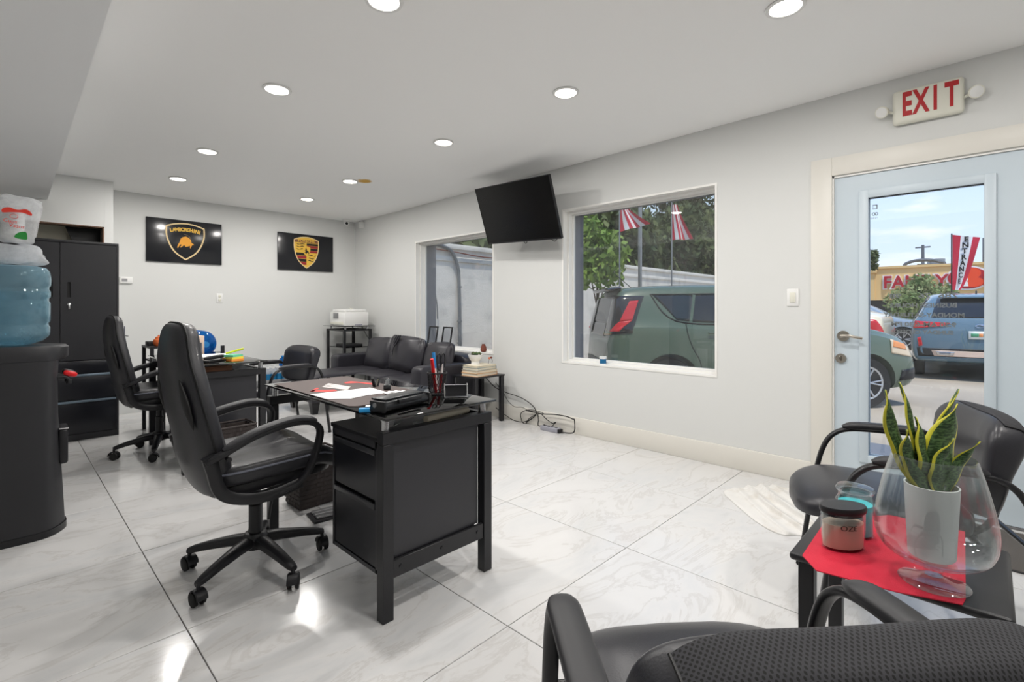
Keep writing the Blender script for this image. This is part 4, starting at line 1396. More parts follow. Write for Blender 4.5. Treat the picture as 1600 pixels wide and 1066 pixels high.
# ------------------------------------------------------------------ things on the far desk
def place(px, py, z=GZ):
    return on_z(px, py, z)
def flat(name, label, cat, loc, rz, w, d, h, m, bev=0):
    o = MB().box(-w / 2, w / 2, -d / 2, d / 2, 0, h, bev=bev).build(name, m)
    o.location = loc; o.rotation_euler = (0, 0, rz)
    return tag(o, label, cat)
flat('paper_sheet', 'white sheets of paper at the cabinet end of the far desk', 'paper', Vector((1.03, 4.92, GZ)), .15, .21, .28, .004, 'paper')
flat('paper_stack', 'stack of white papers in the middle of the far desk', 'paper', Vector((1.23, 4.62, GZ)), -.2, .22, .29, .010, 'paper')
sp2 = thing('stapler', 'black stapler on the far desk beside the sticky notes', 'stapler', Vector((1.11, 4.17, GZ)), R(25))
MB().box(-.09, .09, -.018, .018, 0, .012, bev=.003).build('base', 'black_plastic', sp2)
MB().sq(.085, .016, .014, .6, .5, 24, 10, M=Matrix.Translation((-.004, 0, .032)) @ Matrix.Rotation(-.05, 4, 'Y')).build('top_arm', 'black_plastic', sp2)
MB().box(.055, .08, -.011, .011, .012, .022).build('anvil', 'steel', sp2)
sn = Vector((1.235, 4.13, GZ))
for k, (m, lb) in enumerate((('note_orange', 'orange sticky note pad at the bottom of the pile on the far desk'), ('note_yellow', 'yellow sticky note pad in the pile on the far desk'), ('note_green', 'green sticky note pad on top of the pile on the far desk'))):
    flat('sticky_notes', lb, 'sticky notes', sn + Vector((-.004 * k, .004 * k, .0151 * k)), R(8 + 9 * k), .09, .09, .015, m)
hl = thing('highlighter', 'neon yellow highlighter leaning on the sticky notes', 'highlighter', sn + Vector((-.03, .03, .0462)))
d = Vector((1, -.35, .30)).normalized()
MB().cyl(d * .006 + Vector((-.03, 0, .007)), d * .085 + Vector((-.03, 0, .007)), .0075, .0075, 14).build('barrel', 'neon_yellow', hl)
MB().cyl(d * .0855 + Vector((-.03, 0, .007)), d * .13 + Vector((-.03, 0, .007)), .0085, .0075, 14).build('cap', 'neon_yellow', hl)
tr_ = thing('letter_tray', 'brown paper box under the far desk glass top', 'box', Vector((1.08, 4.16, .6725)), 0)
MB().box(-.11, .11, -.12, .12, 0, .045, bev=.003).build('body', 'brown_box', tr_)
MB().box(-.1105, .1105, -.1205, .1205, .0455, .055, bev=.002).build('lid', 'brown_box', tr_)
flat('paper_stack', 'white folders lying under the far desk glass top', 'paper', Vector((1.28, 4.18, .6725)), 0, .13, .24, .02, 'paper')
# rack things
wb = thing('water_bottle', 'deep blue water bottle lying on its side on the metal rack', 'water bottle', (1.325, 5.415, .6725 + .1305))
pf2 = [(.0001, 0), (.09, 0), (.122, .012), (.129, .04), (.129, .10), (.123, .11), (.129, .12), (.129, .20), (.123, .21), (.129, .22), (.129, .26), (.115, .30), (.07, .335), (.032, .345), (.028, .36), (.028, .39), (.02, .395)]
MB().lathe(pf2, 40, M=Matrix.Translation((.035, .38, 0)) @ Matrix.Rotation(R(90), 4, 'X') @ Matrix.Rotation(R(0), 4, 'Y')).build('shell', 'bottle_deep_blue', wb, ang=60)
MB().lathe([(.029, .375), (.029, .402), (.0001, .404)], 24, M=Matrix.Translation((.035, .38, 0)) @ Matrix.Rotation(R(90), 4, 'X')).build('cap', 'pen_blue', wb)
oc_ = thing('pumpkin_jar', 'small orange glazed jar on top of the metal rack', 'jar', (1.005, 5.50, .8035))
MB().lathe([(.03, 0), (.042, .02), (.046, .04), (.040, .06), (.028, .068)], 20).build('bowl', 'orange_glaze', oc_)
MB().lathe([(.029, .0685), (.024, .082), (.008, .09), (.006, .10), (.0001, .102)], 18).build('lid', 'orange_glaze', oc_)
bk = flat('tissue_box', 'pale pink box standing on the far desk behind the chair', 'box', Vector((1.19, 4.95, GZ)), .1, .06, .10, .16, 'wax_cream', .004)
bs = flat('camera_case', 'small black case on top of the metal rack', 'case', Vector((.965, 5.63, .8035)), .1, .06, .09, .04, 'black_plastic', .006)

# ------------------------------------------------------------------ baskets, scale, water packs
def basket(label, loc, rz, w, d, h):
    root = thing('waste_basket', label, 'waste basket', loc, rz)
    tp, bt_ = 1.0, .86
    n = 10
    b = MB()
    def prm(k, s):      # perimeter point, k 0..1
        P = [(-w / 2, -d / 2), (w / 2, -d / 2), (w / 2, d / 2), (-w / 2, d / 2)]
        L = [w, d, w, d]; T = 2 * (w + d)
        t = (k % 1) * T
        for i in range(4):
            if t <= L[i]:
                a, c = Vector(P[i]), Vector(P[(i + 1) % 4])
                q = a + (c - a) * (t / L[i])
                return q * s
            t -= L[i]
    rows = 11
    NN = 44
    rings = [[Vector((*prm(i / NN, bt_ - .012), .004)) for i in range(NN)], [Vector((*prm(i / NN, tp - .02), h * .96)) for i in range(NN)]]
    b.loft(rings, cap=False)
    rr = rings[0]
    b.bm.faces.new([b.bm.verts.new(p) for p in rr])
    b.build('liner', 'wicker', root)
    for j in range(rows):
        z = .012 + (h - .02) * (j + .5) / rows
        s = bt_ + (tp - bt_) * z / h
        P = []
        for i in range(NN):
            q = prm(i / NN, 1)
            off = .004 * (1 if (i + j) % 2 else -1)
            q = q * s * (1 + off / max(q.length, .01))
            P.append(Vector((q.x, q.y, z)))
        MB().sweep(P, ell(.003, (h - .02) / rows * .46, 6), closed=True, side=None).build('weave_band', 'wicker', root)
    MB().sweep([Vector((*prm(i / NN, tp), h)) for i in range(NN)], ell(.007, .008, 8), closed=True).build('rim', 'wicker', root)
    return root
basket('dark woven waste basket beside the flat grey gadget on the tiles', (1.285, 2.895, 0), R(2), .27, .22, .30)
basket('dark woven waste basket against the end of the far desk', (1.115, 3.80, 0), R(3), .26, .20, .34)
fs = thing('floor_scale', 'flat grey gadget lying on the tiles beside the woven basket', 'device', on_z(508, 812, 0) + Vector((.04, .04, 0)), R(-8))
MB().box(-.10, .10, -.075, .075, 0, .012, bev=.004).build('plate', 'soft_black', fs)
for k in range(3):
    MB().box(-.08, .09, -.055 + .04 * k, -.022 + .04 * k, .0125, .026, bev=.005).build('ridge', 'silver_grey', fs)
wp = thing('water_pack', 'shrink-wrapped pack of bottled water with blue labels by the back wall', 'water pack', (2.40, 6.42, 0))
for i in range(5):
    for j in range(3):
        x, y = -.13 + .065 * i, -.065 + .065 * j
        q = MB().lathe([(.0001, 0), (.029, 0), (.031, .01), (.031, .15), (.02, .185), (.012, .195), (.012, .20)], 14, c=(x, y, 0)).build('bottle', 'clear_plastic', wp)
        MB().lathe([(.0315, .06), (.0315, .13)], 14, c=(x, y, 0)).build('label', 'blue_label', q)
        MB().lathe([(.014, .195), (.014, .212), (.0001, .213)], 12, c=(x, y, 0)).build('cap', 'white_plastic', q)
wp2 = copy_tree(wp)
wp2.location = (2.40, 6.42, .2135)
wp2['label'] = 'upper shrink-wrapped pack of bottled water stacked on another pack'
jg = thing('blue_jug', 'small bright blue bottle on the floor packs behind the visitor chair', 'bottle', (2.46, 6.40, .427))
MB().lathe([(.0001, 0), (.04, 0), (.043, .01), (.043, .075), (.03, .095), (.016, .10), (.016, .115)], 20).build('body', 'bottle_deep_blue', jg)
MB().lathe([(.019, .112), (.019, .13), (.0001, .131)], 16).build('cap', 'pen_blue', jg)

# ------------------------------------------------------------------ end table: books, plant
bt0 = Vector((3.355, 3.70, .4785))
z = 0
for k, (w, d, h, m, rz, lb) in enumerate(((.30, .22, .032, 'book_orange', .10, 'thick tan book at the bottom of the stack on the end table'), (.29, .215, .026, 'book_beige', .03, 'beige book second from the bottom of the stack'), (.285, .21, .028, 'book_blue', .12, 'grey blue book third from the bottom of the stack'), (.275, .20, .018, 'book_cream', .05, 'thin cream book on top of the stack on the end table'))):
    bo = thing('book', lb, 'book', bt0 + Vector((0, 0, z)), rz, 'books stacked on the end table')
    MB().box(-w / 2, w / 2, -d / 2, d / 2, 0, .003).build('cover', m, bo)
    MB().box(-w / 2, w / 2, -d / 2, d / 2, h - .003, h).build('cover', m, bo)
    MB().box(w / 2 - .003, w / 2, -d / 2, d / 2, .003, h - .003).build('spine', m, bo)
    MB().box(-w / 2 + .005, w / 2 - .0035, -d / 2 + .005, d / 2 - .005, .0032, h - .0032).build('pages', 'pages', bo)
    z += h + .0005
pl = thing('potted_succulent', 'white footed bowl of small succulents on the stacked books', 'plant', bt0 + Vector((-.02, .04, z)))
MB().lathe([(.0001, 0), (.045, 0), (.042, .012), (.04, .03), (.06, .055), (.075, .09), (.076, .098), (.071, .098), (.066, .085), (.0001, .08)], 32).build('bowl', 'pot_white', pl)
MB().lathe([(.0001, .0805), (.066, .086), (.0001, .092)], 24).build('soil', 'soil', pl)
random.seed(4)
b = MB()
for k in range(9):
    a = random.uniform(0, 2 * PI); r = random.uniform(0, .05)
    c = Vector((r * math.cos(a), r * math.sin(a), .092))
    for i in range(9):
        t = i * 2.4
        b.sq(.006, .014, .006, 1, 1, 8, 6, M=Matrix.Translation(c + Vector((.012 * math.cos(t), .012 * math.sin(t), .008 + .002 * i))) @ Matrix.Rotation(t + PI / 2, 4, 'Z') @ Matrix.Rotation(.6, 4, 'X'))
o = b.build('succulent', 'succulent', pl); o['kind'] = 'stuff'
og = thing('dried_flower_ornament', 'small dried flower ornament with curled wire on the stacked books', 'ornament', bt0 + Vector((.095, -.03, z)))
MB().tube(catmull([(0, 0, .002), (.01, 0, .04), (.035, .0, .062), (.055, 0, .03), (.05, 0, .003)], 6), .002, 6).build('wire', 'cord', og)
MB().sq(.012, .012, .01, 1, 1, 12, 8, f=lambda p: crumple(p, .002, 400), M=Matrix.Translation((.012, 0, .056))).build('flower', 'orange_glaze', og)
MB().sq(.012, .012, .01, 1, 1, 12, 8, f=lambda p: crumple(p, .002, 400), M=Matrix.Translation((.042, .004, .06))).build('flower', 'terracotta', og)
# red-brown vase on the sill of the far window
vs = thing('small_vase', 'small brown vase on the window sill behind the sofa arm', 'vase', (3.705, 4.02, .6655))
MB().lathe([(.02, 0), (.035, .02), (.03, .06), (.018, .08), (.022, .09)], 18).build('body', 'terracotta', vs)

# picture frames leaning on the window glass
for px, w, lb in ((673, .2, 'empty black picture frame on the window sill, nearer the back wall'), (695, .2, 'empty black picture frame on the window sill, nearer the sofa arm')):
    y = on_x(px, 530, 3.72).y
    pfm = thing('picture_frame', lb, 'picture frame', (3.728, y, .6685), 0)
    Mf = Matrix.Rotation(R(10), 4, 'Y')
    hh, ww, t = .26, .09, .016
    b = MB()
    for aa in ((-ww, ww, 0, t), (-ww, ww, hh - t, hh), (-ww, -ww + t, t, hh - t), (ww - t, ww, t, hh - t)):
        b.box(-.008, .004, aa[0], aa[1], aa[2], aa[3], M=Mf)
    b.build('moulding', 'black_plastic', pfm)
    MB().box(-.002, .0, -ww + t, ww - t, t, hh - t, M=Mf).build('glass', 'frame_glass', pfm)
# jar on the sill of the near window
y = on_x(942, 566, 3.69).y
jt = thing('cream_jar', 'small blue jar with white lid on the near window sill', 'jar', (3.692, y, .6525))
MB().lathe([(.0001, 0), (.027, 0), (.029, .004), (.029, .052), (.0001, .052)], 24).build('body', 'blue_label', jt)
MB().lathe([(.0295, 0.0), (.0298, .012)], 24).build('label', 'paper', jt)
MB().lathe([(.030, .0525), (.031, .056), (.031, .072), (.0001, .073)], 24).build('lid', 'white_plastic', jt)

# ------------------------------------------------------------------ power strip and cables
pw = thing('power_strip', 'grey power strip lying on the floor against the baseboard', 'power strip', (3.575, 2.955, 0), R(90))
MB().box(-.105, .10, -.032, .032, 0, .042, bev=.006).build('body', 'grey_plastic', pw)
MB().box(-.128, -.1055, -.028, .028, .002, .036, bev=.004).build('plug', 'black_plastic', pw)
for k in range(4):
    MB().lathe([(.014, 0), (.014, .0015), (.0001, .0015)], 14, c=(-.07 + .045 * k, 0, .0422)).build('socket', 'black_plastic', pw)
mk = lambda pts: catmull(pts, 8)
NCAB = [0]
def cable(label, pts, r=.0045):
    pts = [Vector(p) - Vector((.011 * NCAB[0] * (Vector(p).x > 3.61), 0, 0)) for p in pts]
    NCAB[0] += 1
    o = MB().tube(mk(pts), r, 8).build('power_cable', 'cord')
    tag(o, label, 'cable', 'black cables along the wall')
cx_ = WX - .028
def wp_(px, py, x=cx_):
    p = on_x(px, py, x)
    p.z = max(p.z, .006)
    return p
cable('black cable drooping from behind the end table to the baseboard', [wp_(756, 586), wp_(772, 604), wp_(790, 613), wp_(815, 622), wp_(832, 634), wp_(838, 645), wp_(833, 653), wp_(822, 660)])
cable('black cable looped under the other cables near the end table', [wp_(776, 637), wp_(790, 648), wp_(805, 657), wp_(820, 659), wp_(833, 653), wp_(839, 646), wp_(836, 641), wp_(824, 641), wp_(815, 646), wp_(816, 656), wp_(819, 664), wp_(823, 662), wp_(828, 654), wp_(840, 647)], .004)
cable('thin black cable running down the wall onto the baseboard', [wp_(777, 598), wp_(788, 612), wp_(796, 626), wp_(806, 635), wp_(818, 636), wp_(828, 641), wp_(845, 643), wp_(852, 646)], .003)
cable('thick black cable along the top of the baseboard to the power strip', [wp_(826, 641), wp_(850, 646), wp_(870, 647), wp_(888, 650), wp_(898, 654), wp_(901, 656, cx_ - .01), (3.60, 2.70, .03), (3.578, 2.79, .012), (3.575, 2.822, .018)], .0055)
cable('short black cord dropping from the baseboard to the power strip', [wp_(845, 646), wp_(846, 655), wp_(846, 664), (3.577, 3.03, .045)], .005)
cable('curved black cord dropping to the middle of the power strip', [wp_(852, 646), wp_(860, 654), wp_(869, 660), (3.59, 2.90, .09), (3.577, 2.94, .045)], .004)
cable('thin printer cable hanging behind the glass shelves of the stand', [(3.40, 6.12, .90), (3.46, 6.10, .78), (3.56, 6.10, .62), (3.58, 6.10, .40)], .004)

# ------------------------------------------------------------------ mats on the floor by the door
def rug():
    near = [on_z(x, y, 0) for x, y in ((1131, 772), (1140, 781), (1158, 797), (1180, 815), (1205, 830), (1228, 837.5), (1254, 839))]
    far = [on_z(x, y, 0) for x, y in ((1225, 763), (1190, 761.5), (1150, 763.5), (1135, 766.5))]
    poly = [tuple(p)[:2] for p in near] + [(2.70, .50), (2.74, .16), (2.90, .05), (3.30, .08), (3.47, .24), (3.53, .60)] + [tuple(p)[:2] for p in far]
    c = Vector((3.10, .68))
    edge = [tuple(p)[:2] for p in catmull([(x, y, 0) for x, y in poly], 8, True)]
    a = on_z(1187, 765, 0); d2 = on_z(1262, 822, 0)
    dr_ = Vector((d2.x - a.x, d2.y - a.y)).normalized()
    nr = Vector((-dr_.y, dr_.x))
    def hgt(x, y):
        q = Vector((x, y)) - Vector((a.x, a.y))
        s, l = q.dot(nr), q.dot(dr_)
        h = .008
        for s0, k, w, wob in ((0.0, .034, .045, .010), (-.085, .026, .035, .014), (.10, .016, .04, .012), (-.17, .012, .03, .008), (.19, .012, .03, .01)):
            t = s - s0 + wob * math.sin(8 * l + 9 * s0)
            h += k * (math.exp(-(t / w) ** 2) if t > 0 else math.exp(-(t / .006) ** 2)) * (.6 + .4 * math.sin(3 * l + 5 * s0 + 1))
        return h + .0012 * math.sin(40 * x) * math.sin(36 * y)
    N = 110
    rings = []
    for j in range(N + 1):
        t = j / N
        r = []
        for ex_, ey in edge:
            x, y = c.x + (ex_ - c.x) * t, c.y + (ey - c.y) * t
            z = hgt(x, y) * (1 - max(0, t - .95) / .05 * .5)
            r.append((x, y, z))
        rings.append(r)
    rings.append([(ex_, ey, .001) for ex_, ey in edge])
    b = MB().loft(rings, cap=False)
    o = b.build('floor_mat', 'rug_white', ang=80)
    return tag(o, 'wrinkled white cotton mat on the tiles near the door', 'mat')
rug()
gm = thing('door_mat', 'dark grey woven door mat on the floor in front of the door', 'mat', (3.33, -.24, 0))
MB().box(-.26, .26, -.30, .30, 0, .010, bev=.003).build('pile', 'mat_grey', gm)
MB().sweep([(-.26, -.3, .004), (.26, -.3, .004), (.26, .3, .004), (-.26, .3, .004)], ell(.006, .004, 6), closed=True).build('edging', 'soft_black', gm)

# ------------------------------------------------------------------ side table things
TZ = .5255
mat('mat_red', (206, 18, 52), .6, bump=(420, .5))
pm = sheet('placemat', 'bright red woven placemat on the small side table', 'placemat', [(1253.5, 869), (1291, 813), (1390, 806), (1508, 832), (1509, 937), (1504, 946), (1400, 926), (1276, 893)], TZ, .0022, 'mat_red')
CZ = TZ + .0024
# oval candle with black lid
ca = thing('oval_candle', 'cream candle in an oval glass with a black lid', 'candle', on_z(1321, 857, CZ) + Vector((.004, .006, 0)), R(-42))
ov = dict(sx=1.0, sy=.62)
MB().lathe([(.0001, 0), (.050, 0), (.054, .004), (.0555, .05), (.056, .094), (.053, .094), (.0525, .05), (.051, .006), (.0001, .005)], 40, **ov).build('glass', 'jar_glass', ca)
MB().lathe([(.0001, .0055), (.0505, .0065), (.052, .05), (.052, .066), (.0001, .066)], 40, **ov).build('wax', 'wax_cream', ca)
MB().lathe([(.050, .086), (.0505, .0945), (.058, .0945), (.0595, .098), (.0595, .106), (.057, .110), (.0001, .111)], 40, **ov).build('lid', 'black_plastic', ca)
# printed name on the front, curved round the glass
g_ = text('lettering', 'OZE', .018, 'emblem_black', ca, Matrix(), ext=.0002)
for v in g_.data.vertices:
    x, y = v.co.x, v.co.y
    a = R(-100) + x / .045
    v.co = Vector((.0563 * math.cos(a), .0563 * .62 * math.sin(a) - .0006, .062 + y))
g_.rotation_euler = (0, 0, 0)
# teal candle jar with glass lid
cj = thing('jar_candle', 'teal candle in a round glass jar with a glass lid', 'candle', on_z(1343, 838, CZ) + Vector((.012, .012, 0)))
MB().lathe([(.0001, 0), (.040, 0), (.044, .004), (.0445, .07), (.046, .074), (.0445, .078), (.0445, .086), (.046, .09), (.043, .096), (.039, .104), (.039, .116), (.036, .116), (.036, .104), (.040, .094), (.041, .006), (.0001, .005)], 40).build('glass', 'jar_glass', cj)
MB().lathe([(.0001, .0055), (.0402, .0065), (.0402, .085), (.0001, .085)], 36).build('wax', 'wax_teal', cj)
MB().lathe([(.034, .105), (.034, .117), (.044, .1172), (.046, .122), (.042, .130), (.03, .134), (.0001, .135)], 36).build('lid', 'jar_glass', cj)
# snifter vase
vz = thing('snifter_vase', 'large clear footed glass vase shaped like a snifter on the red placemat', 'vase', Vector((1.469, .090, CZ)))
MB().lathe([(.0001, 0), (.061, 0), (.065, .003), (.060, .006), (.032, .012), (.017, .018), (.0001, .019)], 48).build('foot', 'clear_glass', vz, ang=70)
MB().lathe([(.0165, .0185), (.014, .024), (.018, .031), (.013, .038), (.018, .045), (.025, .047)], 32).build('stem', 'clear_glass', vz, ang=70)
op = [(.0001, .046), (.032, .048), (.067, .055), (.095, .073), (.107, .099), (.110, .125), (.1075, .155), (.100, .195), (.089, .24), (.078, .278), (.0768, .284)]
ip = [(r - .0030 if r > .01 else r, z + (.004 if r < .095 else 0)) for r, z in op[::-1]]
MB().lathe([tuple(p)[:2] for p in catmull([(r, z, 0) for r, z in op], 3)] + [(.0752, .2862)] + [tuple(p)[:2] for p in catmull([(r, z, 0) for r, z in ip], 3)], 56).build('bowl', 'clear_glass', vz, ang=70)
# snake plant in a white pot inside the vase
sk = thing('snake_plant', 'snake plant with yellow-edged leaves in a white pot inside the glass vase', 'plant', Vector((1.474, .094, CZ + .0575)))
MB().lathe([(.0001, 0), (.040, 0), (.043, .004), (.0500, .160), (.0505, .163), (.0470, .163), (.045, .150), (.0001, .148)], 40).build('pot', 'pot_white', sk)
MB().lathe([(.0001, .1485), (.0445, .1505), (.0001, .152)], 24).build('soil', 'soil', sk)
def snake_mat():
    m = mat('snake_leaf', (60, 96, 48), .42)
    n = m.node_tree
    b = n.nodes['Principled BSDF']
    uv = n.nodes.new('ShaderNodeUVMap')
    s = n.nodes.new('ShaderNodeSeparateXYZ')
    n.links.new(uv.outputs[0], s.inputs[0])
    w = n.nodes.new('ShaderNodeTexNoise')
    mp = n.nodes.new('ShaderNodeMapping'); mp.inputs['Scale'].default_value = (6, 34, 1)
    n.links.new(uv.outputs[0], mp.inputs[0])
    n.links.new(mp.outputs[0], w.inputs['Vector']); w.inputs['Scale'].default_value = 1
    w.inputs['Detail'].default_value = 3
    c = n.nodes.new('ShaderNodeValToRGB')
    c.color_ramp.elements[0].position = .42; c.color_ramp.elements[0].color = lin((38, 62, 34))
    c.color_ramp.elements[1].position = .60; c.color_ramp.elements[1].color = lin((92, 122, 74))
    n.links.new(w.outputs['Fac'], c.inputs[0])
    a = n.nodes.new('ShaderNodeMath'); a.operation = 'SUBTRACT'; a.inputs[1].default_value = .5
    n.links.new(s.outputs['X'], a.inputs[0])
    ab = n.nodes.new('ShaderNodeMath'); ab.operation = 'ABSOLUTE'
    n.links.new(a.outputs[0], ab.inputs[0])
    gt = n.nodes.new('ShaderNodeMath'); gt.operation = 'GREATER_THAN'; gt.inputs[1].default_value = .385
    n.links.new(ab.outputs[0], gt.inputs[0])
    mx = n.nodes.new('ShaderNodeMix'); mx.data_type = 'RGBA'
    n.links.new(gt.outputs[0], mx.inputs['Factor'])
    n.links.new(c.outputs[0], mx.inputs['A'])
    mx.inputs['B'].default_value = lin((206, 200, 62))
    n.links.new(mx.outputs['Result'], b.inputs['Base Color'])
snake_mat()
def leaf(base, tip, wmax, facing, curve=.0, tw=.5, wpos=.45):
    base, tip = Vector(base), Vector(tip)
    ax = tip - base
    L = ax.length
    sd = Vector(facing).normalized()
    nrm = ax.cross(sd).normalized()
    b = MB()
    NV, NU = 22, 6
    uvl = b.bm.loops.layers.uv.new('uv')
    rows = []
    for j in range(NV + 1):
        t = j / NV
        c = base + ax * t + nrm * curve * math.sin(PI * t)
        w = wmax * (math.sin(PI * min(1, (t + .25) / (1.25))) ** .8) * (1 if t < .8 else max(0.02, ((1 - t) / .2) ** .75))
        a = tw * (t - .4)
        s2 = sd * math.cos(a) + nrm * math.sin(a)
        n2 = nrm * math.cos(a) - sd * math.sin(a)
        row = []
        for i in range(NU + 1):
            u = i / NU - .5
            row.append(b.bm.verts.new(c + s2 * (2 * u * w) + n2 * (w * .55 * (4 * u * u) + .0025 * math.sin(14 * t + 3 * u))))
        rows.append(row)
    for j in range(NV):
        for i in range(NU):
            f = b.bm.faces.new((rows[j][i], rows[j][i + 1], rows[j + 1][i + 1], rows[j + 1][i]))
            for l, (ii, jj) in zip(f.loops, ((i, j), (i + 1, j), (i + 1, j + 1), (i, j + 1))):
                l[uvl].uv = (ii / NU, jj / NV)
    o = b.build('leaf', 'snake_leaf', sk, ang=80, fix=False)
    md = o.modifiers.new('thickness', 'SOLIDIFY'); md.thickness = .0022
    return o
Rt = Vector((.695, -.719, 0)); Fw = Vector((.719, .695, 0))
def lf(bx, by, bz, tx_, tz, ty, w, cv=0, tw=.4, yaw=0):
    b0 = Rt * bx + Fw * by + Vector((0, 0, bz))
    t0 = Rt * tx_ + Fw * ty + Vector((0, 0, tz))
    fc = Rt * math.cos(yaw) + Fw * math.sin(yaw)
    leaf(b0, t0, w, fc, cv, tw)
lf(-.010, .0, .149, -.088, 0.375, .02, 0.0269, .012, .5, .3)
lf(-.004, .02, .149, -.048, 0.392, .03, 0.0179, -.012, .9, .5)
lf(.012, -.004, .149, .052, 0.348, -.01, 0.0384, .008, .25, -.1)
lf(.018, .012, .149, .092, 0.375, .03, 0.0192, .014, .8, .4)
lf(-.016, -.014, .149, -.070, 0.292, -.02, 0.0218, .014, .5, .1)
lf(-.002, .004, .149, -.026, 0.315, .01, 0.0256, -.01, .3, .6)
lf(.02, -.012, .149, .094, 0.265, -.02, 0.0179, .016, .6, -.3)
lf(.004, -.02, .149, .026, 0.275, -.03, 0.0205, .010, .3, .2)

# ------------------------------------------------------------------ outdoors
GR = -.15
mat('lot_concrete', (186, 172, 152), .9, bump=(30, .2), var=((160, 148, 132), .6, .35, .7))
mat('paving_grey', (108, 112, 120), .85, bump=(40, .2))
mat('block_wall', (232, 226, 220), .85, bump=(26, .6), var=((192, 188, 184), 2.5, .48, .78))
mat('soul_green', (84, 100, 84), .26, coat=.6)
mat('suv_blue', (92, 118, 134), .26, coat=.6)
mat('sedan_grey', (128, 140, 150), .28, coat=.5)
mat('beige_car', (226, 214, 186), .3, coat=.5)
mat('car_glass', (26, 30, 36), .06, spec=.8)
mat('tail_red', (196, 20, 30), .2, coat=.5)
mat('tail_dark', (20, 8, 10), .18, coat=.6)
mat('lamp_clear', (222, 200, 170), .15, coat=.5)
mat('lamp_orange', (232, 150, 90), .2)
mat('tyre', (24, 24, 25), .8)
mat('alloy', (196, 196, 196), .3, metal=.7)
mat('plate_white', (232, 236, 230), .4)
mat('plate_green', (70, 150, 110), .5)
mat('stucco_tan', (224, 190, 134), .85, bump=(4, .2))
mat('storefront', (52, 50, 50), .4)
mat('sign_red', (176, 28, 44), .5)
mat('sign_orange', (236, 74, 30), .5)
mat('sign_white', (238, 236, 232), .5)
mat('flag_red', (200, 40, 66), .8)
mat('flag_white', (236, 234, 234), .8)
mat('bark', (92, 76, 62), .9, bump=(20, .5))
mat('foliage_dark', (54, 72, 40), .75, var=((104, 112, 66), 1.3, .4, .7))
mat('foliage_light', (140, 164, 74), .7, var=((96, 128, 54), 2, .4, .7))
mat('foliage_flower', (116, 136, 82), .75, var=((168, 166, 120), 1.5, .45, .7))
mat('pole_grey', (98, 102, 108), .6)

struct(box('ground', 'lot_concrete', None, OUTX + .002, 90, -40, 60, GR - .3, GR))
struct(box('pavement', 'paving_grey', None, OUTX + .002, 5.45, -8, 7.2, GR + .001, GR + .09))

# boundary wall running away from the building
bw = struct(box('wall_boundary', 'block_wall', None, OUTX + .002, 34, 7.5, 7.75, GR, 2.30))
box('coping', 'block_wall', bw, OUTX + .002, 34, 7.455, 7.79, 2.301, 2.40, bev=.01)
box('string_course', 'block_wall', bw, OUTX + .002, 34, 7.47, 7.4995, 2.06, 2.15, bev=.008)
cd_ = thing('wall_conduit', 'bent grey pipe running down the painted boundary wall', 'pipe', (6.2, 7.47, GR))
MB().tube(catmull([(-.75, -.03, 2.52), (-.35, -.03, 2.47), (-.15, -.035, 2.36), (-.03, -.04, 2.1), (.0, -.035, 1.85), (.02, -.03, 1.2), (.03, -.03, .6), (.09, -.03, .05)], 8), .035, 10).build('pipe', 'pole_grey', cd_)
for z in (1.72, 1.05, .62):
    MB().sweep([(.02 + .045 * math.cos(t), -.03 + .045 * math.sin(t), z) for t in [2 * PI * i / 14 for i in range(14)]], ell(.006, .014, 6), closed=True).build('clamp', 'pole_grey', cd_)
o = MB().tube(catmull([(5.2, 7.44, 2.28), (6.1, 7.43, 2.24), (6.8, 7.44, 2.20), (7.8, 7.44, 2.21), (9, 7.44, 2.2)], 6), .012, 6).build('wall_cable', 'terracotta')
tag(o, 'thin reddish cable strung along the top of the boundary wall', 'cable')
o = MB().tube(catmull([(5.63, 7.47, 1.95), (5.64, 7.46, 1.5), (5.69, 7.46, 1.2), (5.7, 7.46, .95)], 6), .012, 6).build('wall_cable', 'pole_grey')
tag(o, 'short grey cable hanging down the boundary wall', 'cable')

